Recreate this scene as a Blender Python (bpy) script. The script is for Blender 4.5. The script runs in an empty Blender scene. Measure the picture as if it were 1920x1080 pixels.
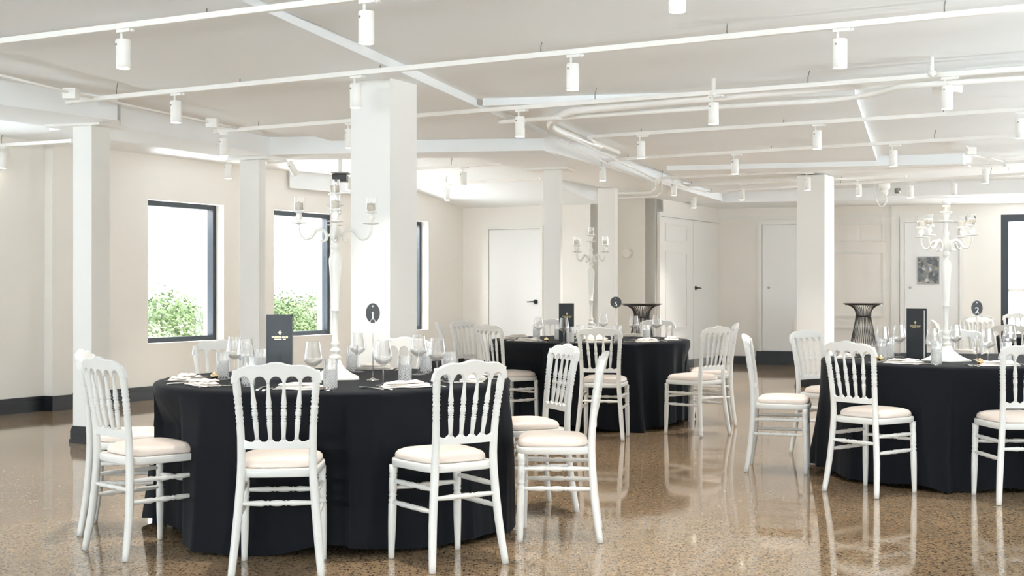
import bpy, math, random
from mathutils import Vector, Matrix
C = bpy.context.scene.collection
SC = bpy.context.scene
PI = math.pi
R = math.radians
EYE = 1.235
F = 2430.0                      # focal length for a 1920 px wide frame
random.seed(7)

# ------------------------------------------------------------------ geometry helpers
def G(px, py, z=0.0):
    """point of height z seen at a pixel of the photograph"""
    Y = F * (EYE - z) / (py - 540.0)
    return Vector(((px - 960.0) / F * Y, Y, z))

TH = R(29.5)
U = Vector((math.cos(TH), -math.sin(TH), 0)); V = Vector((math.sin(TH), math.cos(TH), 0))
def W(u, v, z=0.0):
    p = U * u + V * v
    return Vector((p.x, p.y, z))
TB = R(16.8)                    # the ceiling beams run a little askew
BW = Vector((math.sin(TB), math.cos(TB), 0)); BP = Vector((math.cos(TB), -math.sin(TB), 0))

class MB:
    def __init__(self): self.v = []; self.f = []; self.s = []
    def add(self, vs, fs, smooth=False):
        o = len(self.v); self.v += [tuple(p) for p in vs]
        self.f += [tuple(i + o for i in f) for f in fs]; self.s += [smooth] * len(fs)
        return self
    def box(self, a, b, M=None):
        (x0, y0, z0), (x1, y1, z1) = a, b
        vs = [Vector(p) for p in ((x0,y0,z0),(x1,y0,z0),(x1,y1,z0),(x0,y1,z0),(x0,y0,z1),(x1,y0,z1),(x1,y1,z1),(x0,y1,z1))]
        if M: vs = [M @ p for p in vs]
        return self.add(vs, [(0,3,2,1),(4,5,6,7),(0,1,5,4),(1,2,6,5),(2,3,7,6),(3,0,4,7)])
    def prism(self, poly, z0, z1):
        n = len(poly)
        a = sum(poly[i][0]*poly[(i+1)%n][1]-poly[(i+1)%n][0]*poly[i][1] for i in range(n))
        if a < 0: poly = poly[::-1]
        vs = [(p[0],p[1],z0) for p in poly] + [(p[0],p[1],z1) for p in poly]
        fs = [tuple(range(n))[::-1], tuple(range(n,2*n))] + [(i,(i+1)%n,n+(i+1)%n,n+i) for i in range(n)]
        return self.add(vs, fs)
    def loft(self, rings, cap0=True, cap1=True, smooth=True, closed=True):
        n = len(rings[0]); vs = [p for r in rings for p in r]; fs = []
        for k in range(len(rings)-1):
            for i in range(n if closed else n-1):
                j = (i+1) % n
                fs.append((k*n+i, k*n+j, (k+1)*n+j, (k+1)*n+i))
        self.add(vs, fs, smooth)
        o = len(self.v) - len(vs)
        if cap0: self.f.append(tuple(o+i for i in range(n))[::-1]); self.s.append(False)
        if cap1: self.f.append(tuple(o+(len(rings)-1)*n+i for i in range(n))); self.s.append(False)
        return self
    def lathe(self, prof, n=24, c=(0,0,0), cap0=True, cap1=True, M=None):
        rings = []
        for r, z in prof:
            ring = [Vector((c[0]+r*math.cos(2*PI*i/n), c[1]+r*math.sin(2*PI*i/n), c[2]+z)) for i in range(n)]
            if M: ring = [M @ p for p in ring]
            rings.append(ring)
        return self.loft(rings, cap0, cap1)
    def tube(self, pts, rad, n=10, cap=True):
        pts = [Vector(p) for p in pts]
        if not isinstance(rad, (list, tuple)): rad = [rad]*len(pts)
        rings = []; up = None
        for i, p in enumerate(pts):
            t = (pts[min(i+1,len(pts)-1)] - pts[max(i-1,0)]).normalized()
            if up is None:
                up = Vector((0,0,1)) if abs(t.z) < .9 else Vector((1,0,0))
            x = (up - t*up.dot(t)).normalized(); y = t.cross(x); up = x
            rings.append([p + x*rad[i]*math.cos(2*PI*k/n) + y*rad[i]*math.sin(2*PI*k/n) for k in range(n)])
        return self.loft(rings, cap, cap)
    def mesh(self, name, mat, bevel=0):
        m = bpy.data.meshes.new(name); m.from_pydata(self.v, [], self.f)
        m.polygons.foreach_set('use_smooth', self.s)
        if mat: m.materials.append(mat)
        m.validate(); m.update(); return m
    def build(self, name, mat, parent=None, label=None, bevel=0):
        o = bpy.data.objects.new(name, self.mesh(name, mat)); C.objects.link(o)
        if parent: o.parent = parent
        if label: o['label'] = label
        if bevel:
            md = o.modifiers.new('bevel','BEVEL'); md.width = bevel; md.segments = 2; md.limit_method = 'ANGLE'
        return o

def tag(o, label, cat, group=None, kind=None):
    if label: o['label'] = label
    if cat: o['category'] = cat
    if group: o['group'] = group
    if kind: o['kind'] = kind
    return o
def thing(name, label, cat, loc=(0,0,0), rz=0, group=None, kind=None):
    o = bpy.data.objects.new(name, None); C.objects.link(o)
    o.empty_display_size = .1
    o.location = loc; o.rotation_euler = (0,0,rz)
    return tag(o, label, cat, group, kind)
def kids(o): return [c for c in bpy.data.objects if c.parent == o]
def copy_tree(root, loc, rz, label, group=None):
    r = root.copy(); C.objects.link(r); r.location = loc; r.rotation_euler = (0,0,rz)
    r['label'] = label
    if group: r['group'] = group
    for ch in TREE[root.name]:
        c = ch.copy(); C.objects.link(c); c.parent = r
        for g in TREE.get(ch.name, ()):
            d = g.copy(); C.objects.link(d); d.parent = c
    return r
TREE = {}
def register(root):
    TREE[root.name] = kids(root)
    for c in TREE[root.name]:
        k = kids(c)
        if k: TREE[c.name] = k
def struct(o): o['kind'] = 'structure'; return o

# ------------------------------------------------------------------ materials
def mat(name, col, rough=.5, **kw):
    m = bpy.data.materials.new(name); m.use_nodes = True
    b = m.node_tree.nodes['Principled BSDF']
    b.inputs['Base Color'].default_value = (*col, 1); b.inputs['Roughness'].default_value = rough
    for k, v in kw.items(): b.inputs[k].default_value = v
    return m
def nodes(m): return m.node_tree.nodes, m.node_tree.links, m.node_tree.nodes['Principled BSDF']
def bumpy(m, scale, strength, dist=.002, detail=3):
    N, L, b = nodes(m)
    t = N.new('ShaderNodeTexCoord'); n = N.new('ShaderNodeTexNoise'); n.inputs['Scale'].default_value = scale; n.inputs['Detail'].default_value = detail
    bp = N.new('ShaderNodeBump'); bp.inputs['Strength'].default_value = strength; bp.inputs['Distance'].default_value = dist
    L.new(t.outputs['Object'], n.inputs['Vector']); L.new(n.outputs['Fac'], bp.inputs['Height']); L.new(bp.outputs['Normal'], b.inputs['Normal'])
    return m
def tint(m, c0, c1, scale):
    N, L, b = nodes(m)
    t = N.new('ShaderNodeTexCoord'); n = N.new('ShaderNodeTexNoise'); n.inputs['Scale'].default_value = scale; n.inputs['Detail'].default_value = 4
    r = N.new('ShaderNodeValToRGB'); r.color_ramp.elements[0].position = .3; r.color_ramp.elements[1].position = .7
    r.color_ramp.elements[0].color = (*c0,1); r.color_ramp.elements[1].color = (*c1,1)
    L.new(t.outputs['Object'], n.inputs['Vector']); L.new(n.outputs['Fac'], r.inputs['Fac']); L.new(r.outputs['Color'], b.inputs['Base Color'])
    return m

M_col = bumpy(mat('column_paint', (.865,.865,.845), .6), 60, .1)
M_wall = bumpy(mat('wall_paint', (.875,.85,.805), .65), 60, .12)
M_ceil = bumpy(tint(mat('ceiling_paint', (.82,.81,.79), .75), (.89,.918,.935), (.905,.933,.95), .6), 35, .15)
M_trimw = mat('white_trim', (.84,.83,.80), .4)
M_door = mat('door_paint', (.85,.85,.84), .4)
M_black = mat('black_skirting', (.014,.016,.02), .35)
M_frame = mat('window_frame', (.025,.035,.045), .4)
M_chair = bumpy(mat('chair_paint', (.80,.80,.78), .3), 25, .06, .001)
M_pad = bumpy(mat('cream_vinyl', (.86,.76,.69), .38), 90, .1, .001)
M_cloth = mat('black_cloth', (.009,.0105,.014), .75)
M_cloth.node_tree.nodes['Principled BSDF'].inputs['Specular IOR Level'].default_value = .12
M_cloth.node_tree.nodes['Principled BSDF'].inputs['Sheen Weight'].default_value = .03
M_cloth.node_tree.nodes['Principled BSDF'].inputs['Sheen Roughness'].default_value = .5
bumpy(M_cloth, 350, .25, .0008)
M_track = mat('track_white', (.88,.87,.84), .4)
M_wire = mat('grey_wire', (.28,.27,.25), .4, Metallic=.6)
M_candel = mat('candelabra_white', (.86,.84,.79), .28)
M_wax = mat('ivory_wax', (.88,.80,.68), .5)
M_steel = mat('steel', (.62,.60,.57), .22, Metallic=1.0)
M_gold = mat('gold_foil', (.80,.66,.36), .3, Metallic=.75)
M_brass = mat('brass', (.75,.58,.33), .2, Metallic=1.0)
M_linen = bumpy(mat('linen', (.87,.81,.76), .8), 140, .2, .001)
M_menu = mat('menu_black', (.014,.018,.023), .45)
M_paper = mat('paper', (.88,.87,.84), .6)
M_card = mat('card_black', (.014,.015,.016), .4)
M_wtext = mat('white_ink', (.85,.86,.85), .5)
M_darkmetal = mat('dark_wire', (.035,.032,.03), .3, Metallic=.5)
M_leaf = tint(mat('leaf', (.15,.22,.08), .5), (.10,.18,.06), (.28,.37,.16), 6)
M_leaf2 = tint(mat('leaf_pale', (.25,.3,.18), .5), (.20,.27,.13), (.48,.52,.36), 6)
M_bark = mat('bark', (.2,.14,.09), .8)
M_pave = mat('paving', (.55,.54,.52), .9)
M_render = mat('neighbour_render', (.8,.8,.8), .9)
M_plaster = mat('plaster_white', (.8,.8,.78), .7)
M_glass = mat('clear_glass', (1,1,1), 0.0, IOR=1.46)
M_glass.node_tree.nodes['Principled BSDF'].inputs['Transmission Weight'].default_value = 1.0

def crystal(name, kglass, lo, hi, blend, cuts=False):
    """thin clear glass: mostly see-through, mirror-like towards its edges; cuts adds ground diamond grooves"""
    m = bpy.data.materials.new(name); m.use_nodes = True
    N, L = m.node_tree.nodes, m.node_tree.links
    N.remove(N['Principled BSDF']); o = N['Material Output']
    t = N.new('ShaderNodeBsdfTransparent'); gl = N.new('ShaderNodeBsdfGlass'); gl.inputs['IOR'].default_value = 1.48; gl.inputs['Roughness'].default_value = 0
    m2 = N.new('ShaderNodeMixShader'); m2.inputs[0].default_value = kglass; L.new(t.outputs[0], m2.inputs[1]); L.new(gl.outputs[0], m2.inputs[2])
    g = N.new('ShaderNodeBsdfGlossy'); g.inputs['Roughness'].default_value = .03
    lw = N.new('ShaderNodeLayerWeight'); lw.inputs['Blend'].default_value = blend
    mr = N.new('ShaderNodeMapRange'); mr.inputs[3].default_value = lo; mr.inputs[4].default_value = hi
    L.new(lw.outputs['Facing'], mr.inputs[0])
    mx = N.new('ShaderNodeMixShader'); L.new(mr.outputs[0], mx.inputs[0]); L.new(m2.outputs[0], mx.inputs[1]); L.new(g.outputs[0], mx.inputs[2])
    last = mx
    if cuts:
        def M(op, a, b=None):
            n = N.new('ShaderNodeMath'); n.operation = op
            for i, x in enumerate((a, b)):
                if x is None: continue
                if isinstance(x, (int, float)): n.inputs[i].default_value = x
                else: L.new(x, n.inputs[i])
            return n.outputs[0]
        tc = N.new('ShaderNodeTexCoord'); sp = N.new('ShaderNodeSeparateXYZ'); L.new(tc.outputs['Object'], sp.inputs[0])
        an = M('MULTIPLY', M('ARCTAN2', sp.outputs[1], sp.outputs[0]), 13/(2*PI)); zz = M('MULTIPLY', sp.outputs[2], 72)
        def line(x): return M('LESS_THAN', M('ABSOLUTE', M('SUBTRACT', M('FRACT', M('ADD', x, 50)), .5)), .13)
        ln = M('MAXIMUM', line(M('ADD', an, zz)), line(M('SUBTRACT', an, zz)))
        ln = M('MULTIPLY', M('MULTIPLY', ln, M('LESS_THAN', sp.outputs[2], .096)), M('GREATER_THAN', sp.outputs[2], .01))
        gr = N.new('ShaderNodeBsdfGlossy'); gr.inputs['Roughness'].default_value = .45
        m3 = N.new('ShaderNodeMixShader'); L.new(M('MULTIPLY', ln, .72), m3.inputs[0]); L.new(mx.outputs[0], m3.inputs[1]); L.new(gr.outputs[0], m3.inputs[2])
        last = m3
    L.new(last.outputs[0], o.inputs['Surface'])
    return m
M_wine = crystal('wine_crystal', .16, .015, .72, .17); M_crystal = crystal('cut_crystal', .55, .05, .55, .3, True)
def pane_mat():
    m = bpy.data.materials.new('window_pane'); m.use_nodes = True
    N, L = m.node_tree.nodes, m.node_tree.links
    N.clear()
    o = N.new('ShaderNodeOutputMaterial'); mx = N.new('ShaderNodeMixShader'); t = N.new('ShaderNodeBsdfTransparent'); g = N.new('ShaderNodeBsdfGlossy')
    g.inputs['Roughness'].default_value = .02
    mx.inputs['Fac'].default_value = .05
    L.new(t.outputs[0], mx.inputs[1]); L.new(g.outputs[0], mx.inputs[2]); L.new(mx.outputs[0], o.inputs['Surface'])
    return m
M_pane = pane_mat()
def emit(name, col, s):
    m = bpy.data.materials.new(name); m.use_nodes = True
    b = m.node_tree.nodes['Principled BSDF']; b.inputs['Base Color'].default_value = (*col,1)
    b.inputs['Emission Color'].default_value = (*col,1); b.inputs['Emission Strength'].default_value = s
    return m
M_lamp = emit('lamp_lens', (1,.93,.80), 9)

def floor_mat():
    m = mat('polished_concrete', (.3,.25,.2), .06)
    N, L, b = nodes(m)
    b.inputs['IOR'].default_value = 1.62
    t = N.new('ShaderNodeTexCoord')
    big = N.new('ShaderNodeTexNoise'); big.inputs['Scale'].default_value = .45; big.inputs['Detail'].default_value = 3
    L.new(t.outputs['Object'], big.inputs['Vector'])
    rb = N.new('ShaderNodeValToRGB'); rb.color_ramp.elements[0].color = (.275,.192,.118,1); rb.color_ramp.elements[1].color = (.365,.268,.172,1)
    rb.color_ramp.elements[0].position = .35; rb.color_ramp.elements[1].position = .65
    L.new(big.outputs['Fac'], rb.inputs['Fac'])
    # stones: cells, some dark, some pale
    vo = N.new('ShaderNodeTexVoronoi'); vo.inputs['Scale'].default_value = 75; vo.inputs['Randomness'].default_value = 1
    L.new(t.outputs['Object'], vo.inputs['Vector'])
    sep = N.new('ShaderNodeSeparateColor'); L.new(vo.outputs['Color'], sep.inputs['Color'])
    rs = N.new('ShaderNodeValToRGB'); e = rs.color_ramp.elements
    e[0].position = 0; e[0].color = (.05,.04,.035,1); e[1].position = .24; e[1].color = (.10,.07,.05,1)
    for p, c in ((.26,(.62,.52,.42,1)),(.55,(.95,.95,.95,1)),(.8,(1.25,1.2,1.1,1)),(.92,(1.5,1.5,1.45,1))):
        k = e.new(p); k.color = c
    rs.color_ramp.interpolation = 'CONSTANT'
    L.new(sep.outputs[0], rs.inputs['Fac'])
    # only the heart of each cell is stone, the rest is cement
    rd = N.new('ShaderNodeValToRGB'); rd.color_ramp.elements[0].position = .38; rd.color_ramp.elements[0].color = (1,1,1,1)
    rd.color_ramp.elements[1].position = .52; rd.color_ramp.elements[1].color = (0,0,0,1)
    L.new(vo.outputs['Distance'], rd.inputs['Fac'])
    mul = N.new('ShaderNodeMix'); mul.data_type = 'RGBA'; mul.blend_type = 'MULTIPLY'; mul.inputs[0].default_value = 1
    L.new(rb.outputs['Color'], mul.inputs[6]); L.new(rs.outputs['Color'], mul.inputs[7])
    mx = N.new('ShaderNodeMix'); mx.data_type = 'RGBA'
    L.new(rd.outputs['Color'], mx.inputs[0]); L.new(rb.outputs['Color'], mx.inputs[6]); L.new(mul.outputs[2], mx.inputs[7])
    L.new(mx.outputs[2], b.inputs['Base Color'])
    rn = N.new('ShaderNodeTexNoise'); rn.inputs['Scale'].default_value = 1.2
    L.new(t.outputs['Object'], rn.inputs['Vector'])
    mr = N.new('ShaderNodeMapRange'); mr.inputs[3].default_value = .03; mr.inputs[4].default_value = .09
    L.new(rn.outputs['Fac'], mr.inputs[0]); L.new(mr.outputs[0], b.inputs['Roughness'])
    return m
M_floor = floor_mat()

def poster_mat():
    m = mat('poster_print', (.15,.14,.13), .3)
    N, L, b = nodes(m)
    t = N.new('ShaderNodeTexCoord'); v = N.new('ShaderNodeTexVoronoi'); v.inputs['Scale'].default_value = 22
    L.new(t.outputs['Object'], v.inputs['Vector'])
    s = N.new('ShaderNodeSeparateColor'); L.new(v.outputs['Color'], s.inputs['Color'])
    r = N.new('ShaderNodeValToRGB'); r.color_ramp.interpolation = 'CONSTANT'; e = r.color_ramp.elements
    e[0].color = (.05,.05,.05,1); e[1].position = .35; e[1].color = (.16,.15,.13,1)
    for p, c in ((.6,(.09,.10,.10,1)),(.75,(.28,.24,.2,1)),(.88,(.13,.16,.22,1)),(.94,(.5,.5,.48,1))): k = e.new(p); k.color = c
    L.new(s.outputs[0], r.inputs['Fac']); L.new(r.outputs['Color'], b.inputs['Base Color'])
    return m
M_poster = poster_mat()

# ------------------------------------------------------------------ room shell
CEIL = 2.71
LU, RU, BV, EV = -10.54, 2.1, -9.0, 17.09      # left wall, right wall, back wall, end wall (grid coordinates)
fl = MB(); fl.prism([W(-11.2,-9.7), W(4.5,-9.7), W(12,26), W(-11.2,26)], -.12, 0)
o = struct(fl.build('floor', M_floor)); tag(o, 'polished concrete floor with exposed brown aggregate', None)
cl = MB(); cl.prism([W(-11.2,-9.7), W(4.5,-9.7), W(12,26), W(-11.2,26)], CEIL, CEIL+.2)
struct(cl.build('ceiling', M_ceil))['label'] = 'white painted concrete ceiling'

def wall(name, P0, P1, h, t, out, openings=(), m=M_wall, base=0.0, label=None):
    """a wall from P0 to P1 with thickness t on the side `out`; openings: (s0, s1, z0, z1)"""
    P0, P1, out = Vector(P0), Vector(P1), Vector(out).normalized()
    d = (P1-P0); Ln = d.length; d.normalize()
    M = Matrix((( d.x, out.x, 0, P0.x),(d.y, out.y, 0, P0.y),(0,0,1,0),(0,0,0,1)))
    mb = MB(); s = 0
    for s0, s1, z0, z1 in sorted(openings):
        mb.box((s,0,base),(s0,t,h), M)
        if z0 > base: mb.box((s0,0,base),(s1,t,z0), M)
        if z1 < h: mb.box((s0,0,z1),(s1,t,h), M)
        s = s1
    mb.box((s,0,base),(Ln,t,h), M)
    if (d.cross(out)).z < 0: mb.f = [f[::-1] for f in mb.f]
    o = struct(mb.build(name, m))
    if label: o['label'] = label
    return o, M
nwin = [0]
def window(M, s0, s1, z0, z1, depth, bar=None, fw=.055, label=None):
    """frame set `depth` into the wall, pane inside"""
    nwin[0] += 1
    t = thing('window_%d' % nwin[0], label, None, kind='structure')
    fr = MB(); d0, d1 = depth, depth+.09
    fr.box((s0,d0,z0),(s1,d1,z0+fw), M).box((s0,d0,z1-fw),(s1,d1,z1), M).box((s0,d0,z0+fw),(s0+fw,d1,z1-fw), M).box((s1-fw,d0,z0+fw),(s1,d1,z1-fw), M)
    fr.build('window_frame', M_frame, t, 'dark grey frame')
    p = MB(); p.box((s0+fw,d0+.045,z0+fw),(s1-fw,d0+.055,z1-fw), M); p.build('window_pane', M_pane, t)
    if bar: b = MB(); b.box((s0+fw,d0+.02,bar-.02),(s1-fw,d0+.07,bar+.02), M); b.build('glazing_bar', M_paper, t, 'pale horizontal bar')
    return t

# left wall with its row of windows (s measured from v = BV)
ops = []
for v0, v1 in ((10.47,11.69),(12.60,13.89),(14.80,16.11)): ops.append((v0-BV, v1-BV, .62, 2.215))
for v0 in (6.7, 4.6, 2.5, .4, -1.7, -3.8): ops.append((v0-BV, v0+1.3-BV, .3, 2.3))
_, ML = wall('wall_left', W(LU,BV), W(LU,EV+.25), CEIL, .32, -U, ops, label='cream wall with the row of dark framed windows')
for i, (s0, s1, z0, z1) in enumerate(ops):
    window(ML, s0, s1, z0, z1, .12, label=['first window from the near column, shrubs outside','window behind the menu and candelabra','narrow sliver of window right of the thick column'][i] if i < 3 else 'window nearer the entrance, out of view')
# shallow return of the near stretch of the left wall
o = MB(); o.prism([W(LU+.003,9.05), W(LU+.12,9.05), W(LU+.12,9.3), W(LU+.003,9.3)], 0, CEIL); struct(o.build('wall_pier', M_wall))
bb = MB(); bb.prism([W(LU-.0,BV), W(LU+.022,BV), W(LU+.022,EV), W(LU,EV)], 0, .15); bb.prism([W(LU,BV), W(LU+.03,BV), W(LU+.03,EV), W(LU,EV)], 0, .11)
bb.prism([W(LU+.0,9.03), W(LU+.145,9.03), W(LU+.145,9.32), W(LU,9.32)], 0, .15)
struct(bb.build('baseboard_left', M_black))['label'] = 'black skirting board along the window wall'

# end wall with a flush door, and the jogs behind the columns
E0 = W(LU,EV); E1 = W(-8.15,EV)
_, ME = wall('wall_end', E0, E1, CEIL, .2, V, [], label='pale end wall with the flush white door')
wall('wall_jog', W(-8.15,EV), W(-8.15,17.6), CEIL, .2, -U)
wall('wall_recess', W(-8.15,17.6), W(-7.5,17.6), CEIL, .2, V, label='warm lit recess wall behind the bar table')
P = MB(); P.prism([W(-7.66,17.5), W(-7.5,17.5), W(-7.5,17.6), W(-7.66,17.6)], 0, CEIL); struct(P.build('trim_pilaster', M_trimw))
_, MD = wall('wall_door', W(-7.5,17.5), W(-7.5,20.1), CEIL, .2, -U, label='side wall with the panelled double door')
FA = W(-7.5,20.1); FD = Vector((math.cos(R(18)), -math.sin(R(18)), 0)); FN = Vector((math.sin(R(18)), math.cos(R(18)), 0))
fw0 = 4.14
_, MF = wall('wall_far', FA, FA+FD*11, CEIL, .25, FN, [(4.33,6.6,.1,2.36)], label='far cream wall with panels, doors and a tall window')
window(MF, 4.33, 6.6, .1, 2.36, .03, bar=1.2, fw=.11, label='tall window with a dark frame at the far end')
bb = MB()
for s0, s1, h in ((0,.62,.13),(.62,1.5,.215),(1.5,2.85,.13),(3.75,4.3,.13)):
    bb.box((s0,-.03,0),(s1,0,h), MF)
struct(bb.build('baseboard_far', M_black))['label'] = 'black skirting along the far wall'
bb = MB(); bb.box((0,-.03,0),(2.6,0,.13), MD); struct(bb.build('baseboard_side', M_black))
bb = MB(); bb.box((0,-.03,0),(2.39,0,.13), ME); struct(bb.build('baseboard_end', M_black))
# right wall with added fill openings; glazed front behind the camera: where the daylight comes in
rops = [(2.5+i*2.6, 4.1+i*2.6, .15, 1.15) for i in range(3,11)]
_, MR = wall('wall_right', W(RU,BV), W(RU+3.2,24.5), CEIL, .25, (1,-.4,0), rops, label='right wall, out of view, with daylight windows')
bops = [(.6+i*2.1, 2.0+i*2.1, .7, 2.35) for i in range(6)]
_, MBK = wall('wall_back', W(LU,BV), W(RU,BV), CEIL, .25, -V, bops, label='glazed front wall behind the viewer')
for op in bops: window(MBK, *op, .1, label='tall front window behind the viewer')

# ---- doors
ndoor = [0]
def door(M, s0, s1, z0, z1, label, y=-.035, frame=.05, framecol=None, grooves=None):
    ndoor[0] += 1
    t = thing('door_%d' % ndoor[0], label, None, kind='structure')
    f = MB(); f.box((s0-frame,y-.02,z0),(s0-.006,-.001,z1+frame), M).box((s1+.006,y-.02,z0),(s1+frame,-.001,z1+frame), M).box((s0-.006,y-.02,z1+.006),(s1+.006,-.001,z1+frame), M)
    f.build('door_frame', M_trimw, t)
    l = MB(); l.box((s0,y,z0+.008),(s1,-.001,z1), M); l.build('door_leaf', M_door, t)
    return t
def lever(t, M, s, z, side, y=-.035):
    h = MB()
    rings = []
    Mx = M @ Matrix.Translation((s, y, z)) @ Matrix.Rotation(R(90), 4, 'X')
    h.lathe([(.034,0),(.034,.012),(.012,.014),(.012,.05)], 20, M=Mx)
    h.tube([M @ Vector((s, y-.045, z)), M @ Vector((s+side*.05, y-.05, z)), M @ Vector((s+side*.125, y-.048, z-.004))], [.011,.010,.008])
    h.build('door_lever', M_black, t, 'black lever handle')
d = door(ME, .49, 1.37, .02, 2.12, 'plain white flush door with a black lever on the end wall'); lever(d, ME, 1.30, 1.03, -1)
d = thing('door_%d' % 2, 'white panelled double door in the far side wall', None, kind='structure'); ndoor[0] = 2
f = MB(); f.box((.12,-.03,0),(1.42,-.001,2.28), MD); f.build('door_leaf', M_door, d)
g = MB()
for z0, z1 in ((1.93,2.2),(.62,1.78),(.16,.5)):
    for a, b in (((.3,z0),(1.15,z0+.03)),((.3,z1-.03),(1.15,z1)),((.3,z0+.03),(.33,z1-.03)),((1.12,z0+.03),(1.15,z1-.03))):
        g.box((a[0],-.045,a[1]),(b[0],-.03,b[1]), MD)
g.build('panel_moulding', M_trimw, d)
l = MB(); l.box((1.44,-.03,0),(2.5,-.001,2.28), MD); l.build('door_leaf', M_door, d)
l = MB(); l.box((.06,-.05,2.29),(2.56,-.001,2.35), MD).box((.06,-.05,0),(.11,-.001,2.29), MD); l.build('door_frame', M_trimw, d)
lever(d, MD, 1.52, 1.235, 1, y=-.03)
d = door(MF, .72, 1.52, .215, 2.25, 'flush white door beyond the far column with a round lock', frame=.07)
k = MB(); k.lathe([(.02,0),(.02,.02)], 16, M=MF @ Matrix.Translation((.82,-.035,1.24)) @ Matrix.Rotation(R(90),4,'X')); k.build('door_lock', M_wire, d, 'small grey lock')
g = MB()
for i in range(5): g.box((1.17+i*.06,-.045,.46),(1.205+i*.06,-.035,.74), MF)
g.build('vent_grille', M_wall, d)
d = door(MF, 2.92, 3.72, .02, 2.25, 'flush white door with a picture hung on it', frame=.07)
k = MB(); k.lathe([(.02,0),(.02,.02)], 16, M=MF @ Matrix.Translation((3.0,-.035,1.24)) @ Matrix.Rotation(R(90),4,'X')); k.build('door_lock', M_wire, d, 'small grey lock')
pc = thing('poster', 'small dark poster hung on the flush door behind table two', 'poster')
p = MB(); p.box((3.12,-.045,1.31),(3.42,-.037,1.71), MF); p.build('print', M_poster, pc)
p = MB()
for a, b in (((3.105,1.295),(3.435,1.31)),((3.105,1.71),(3.435,1.725)),((3.105,1.31),(3.12,1.71)),((3.42,1.31),(3.435,1.71))):
    p.box((a[0],-.05,a[1]),(b[0],-.036,b[1]), MF)
p.build('poster_frame', M_wire, pc)
# wall panel mouldings on the far wall
g = MB()
for x0, x1 in ((1.75,2.62),):
    for z0, z1 in ((1.98,2.28),(.78,1.82),(.22,.62)):
        for a, b in (((x0,z0),(x1,z0+.03)),((x0,z1-.03),(x1,z1)),((x0,z0+.03),(x0+.03,z1-.03)),((x1-.03,z0+.03),(x1,z1-.03))):
            g.box((a[0],-.02,a[1]),(b[0],0,b[1]), MF)
g.box((2.72,-.03,.13),(2.84,0,CEIL), MF)
g.box((0.0,-.012,2.34),(3.9,0,2.40), MF)
struct(g.build('trim_panels', M_trimw))

# ---- columns
def column(name, fx0, fx1, sx, Y, top, wu, wv, lab, cap=None, plinth=True):
    """front-left vertical edge seen at px fx0 at depth Y; wu along the grid, wv into depth"""
    X = (fx0-960)/F*Y
    a = Vector((X, Y, 0))
    t = thing(name, lab, 'column', kind='structure')
    poly = [a, a+U*wu, a+U*wu+V*wv, a+V*wv]
    s = MB(); s.prism(poly, 0, top); s.build('shaft', M_col, t)
    c = (poly[0]+poly[2])/2
    def grow(k): return [c + (p-c) + (U*(1 if i in (1,2) else -1) + V*(1 if i > 1 else -1))*k for i, p in enumerate(poly)]
    if plinth:
        p = MB(); p.prism(grow(.016), .001, .10); p.prism(grow(.022), .001, .03); p.prism(grow(.011), .10, .118); p.prism(grow(.006), .118, .135)
        p.build('plinth', M_black, t, 'black plinth')
    if cap:
        q = MB(); q.prism([c+BP*cap[0]+BW*.2, c+BP*cap[1]+BW*.2, c+BP*cap[1]-BW*.16, c+BP*cap[0]-BW*.16], top, top+cap[2]); q.build('cap', M_col, t, 'flat cap block')
    return t
column('column', 137, 172, 203, 10.35, 2.52, .208, .19, 'slim white column with black plinth beside the left chairs', cap=(-.32,.18,.065))
column('column', 450, 487, 498, 13.3, 2.54, .25, .10, 'slim white column between the two left windows', cap=(-.2,.25,.05))
column('column', 658, 730, 782, 8.9, 2.66, .325, .325, 'thick white column right behind the nearest table')
column('column', 1019, 1052, 1056, 14.3, 2.53, .21, .05, 'narrow column with a cap block left of the table five candelabra', cap=(-.28,.2,.065))
column('column', 1121, 1156, 1158, 17.0, 2.54, .25, .08, 'narrow column just right of the table five candelabra')
column('column', 1494, 1546, 1563, 16.2, 2.64, .352, .42, 'far white column lit by a spotlight, between tables five and two')

# ---- ceiling slabs and beams
def trim_box(name, poly, z0, z1, m=M_ceil, label=None):
    b = MB(); b.prism([Vector(p) for p in poly], z0, z1); o = struct(b.build(name, m))
    if label: o['label'] = label
    return o
def g2(px, py, z): p = G(px, py, z); return Vector((p.x, p.y, 0))
def ext(p, d, k): return p + d*k
a = g2(505,25,2.65); b = g2(895,200,2.65); dd = (b-a).normalized()
c_ = g2(0,91,2.65); e_ = g2(480,225,2.65); de = (e_-c_).normalized()
trim_box('trim_slab_centre', [a-dd*9, b+dd*2.2, e_+de*1.6, c_-de*8], 2.65, CEIL+.01, label='wide shallow slab band across the ceiling')
# nearer ceiling bay on the right, a touch lower
p0 = g2(767,115,2.685); p1 = g2(1865,5,2.685)
trim_box('trim_bay_near', [p0, p1+(p1-p0)*.5, p1+(p1-p0)*.5-V*9, a-dd*8.5+BP*.02, a+BP*.02], 2.685, CEIL+.01)
# lowered slab further in
q0 = g2(905,198,2.655); q1 = g2(1603,178,2.655); r0 = g2(1632,265,2.655); l1 = g2(1345,365,2.655)
trim_box('trim_slab_inner', [q0, q1, q1+(r0-q1)*1.9, l1, g2(1038,231,2.655)], 2.655, CEIL+.01, label='lowered ceiling slab behind the long pipes')
# lower ceiling bulkhead further in
s0 = g2(1250,320,2.60); s1 = g2(1805,307,2.60); sm = g2(1635,312,2.60)
trim_box('trim_bulkhead', [s0, s1, s1+V*.5, s0+V*.5], 2.60, CEIL+.01, label='boxed bulkhead under the ceiling in front of the far column')
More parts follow.
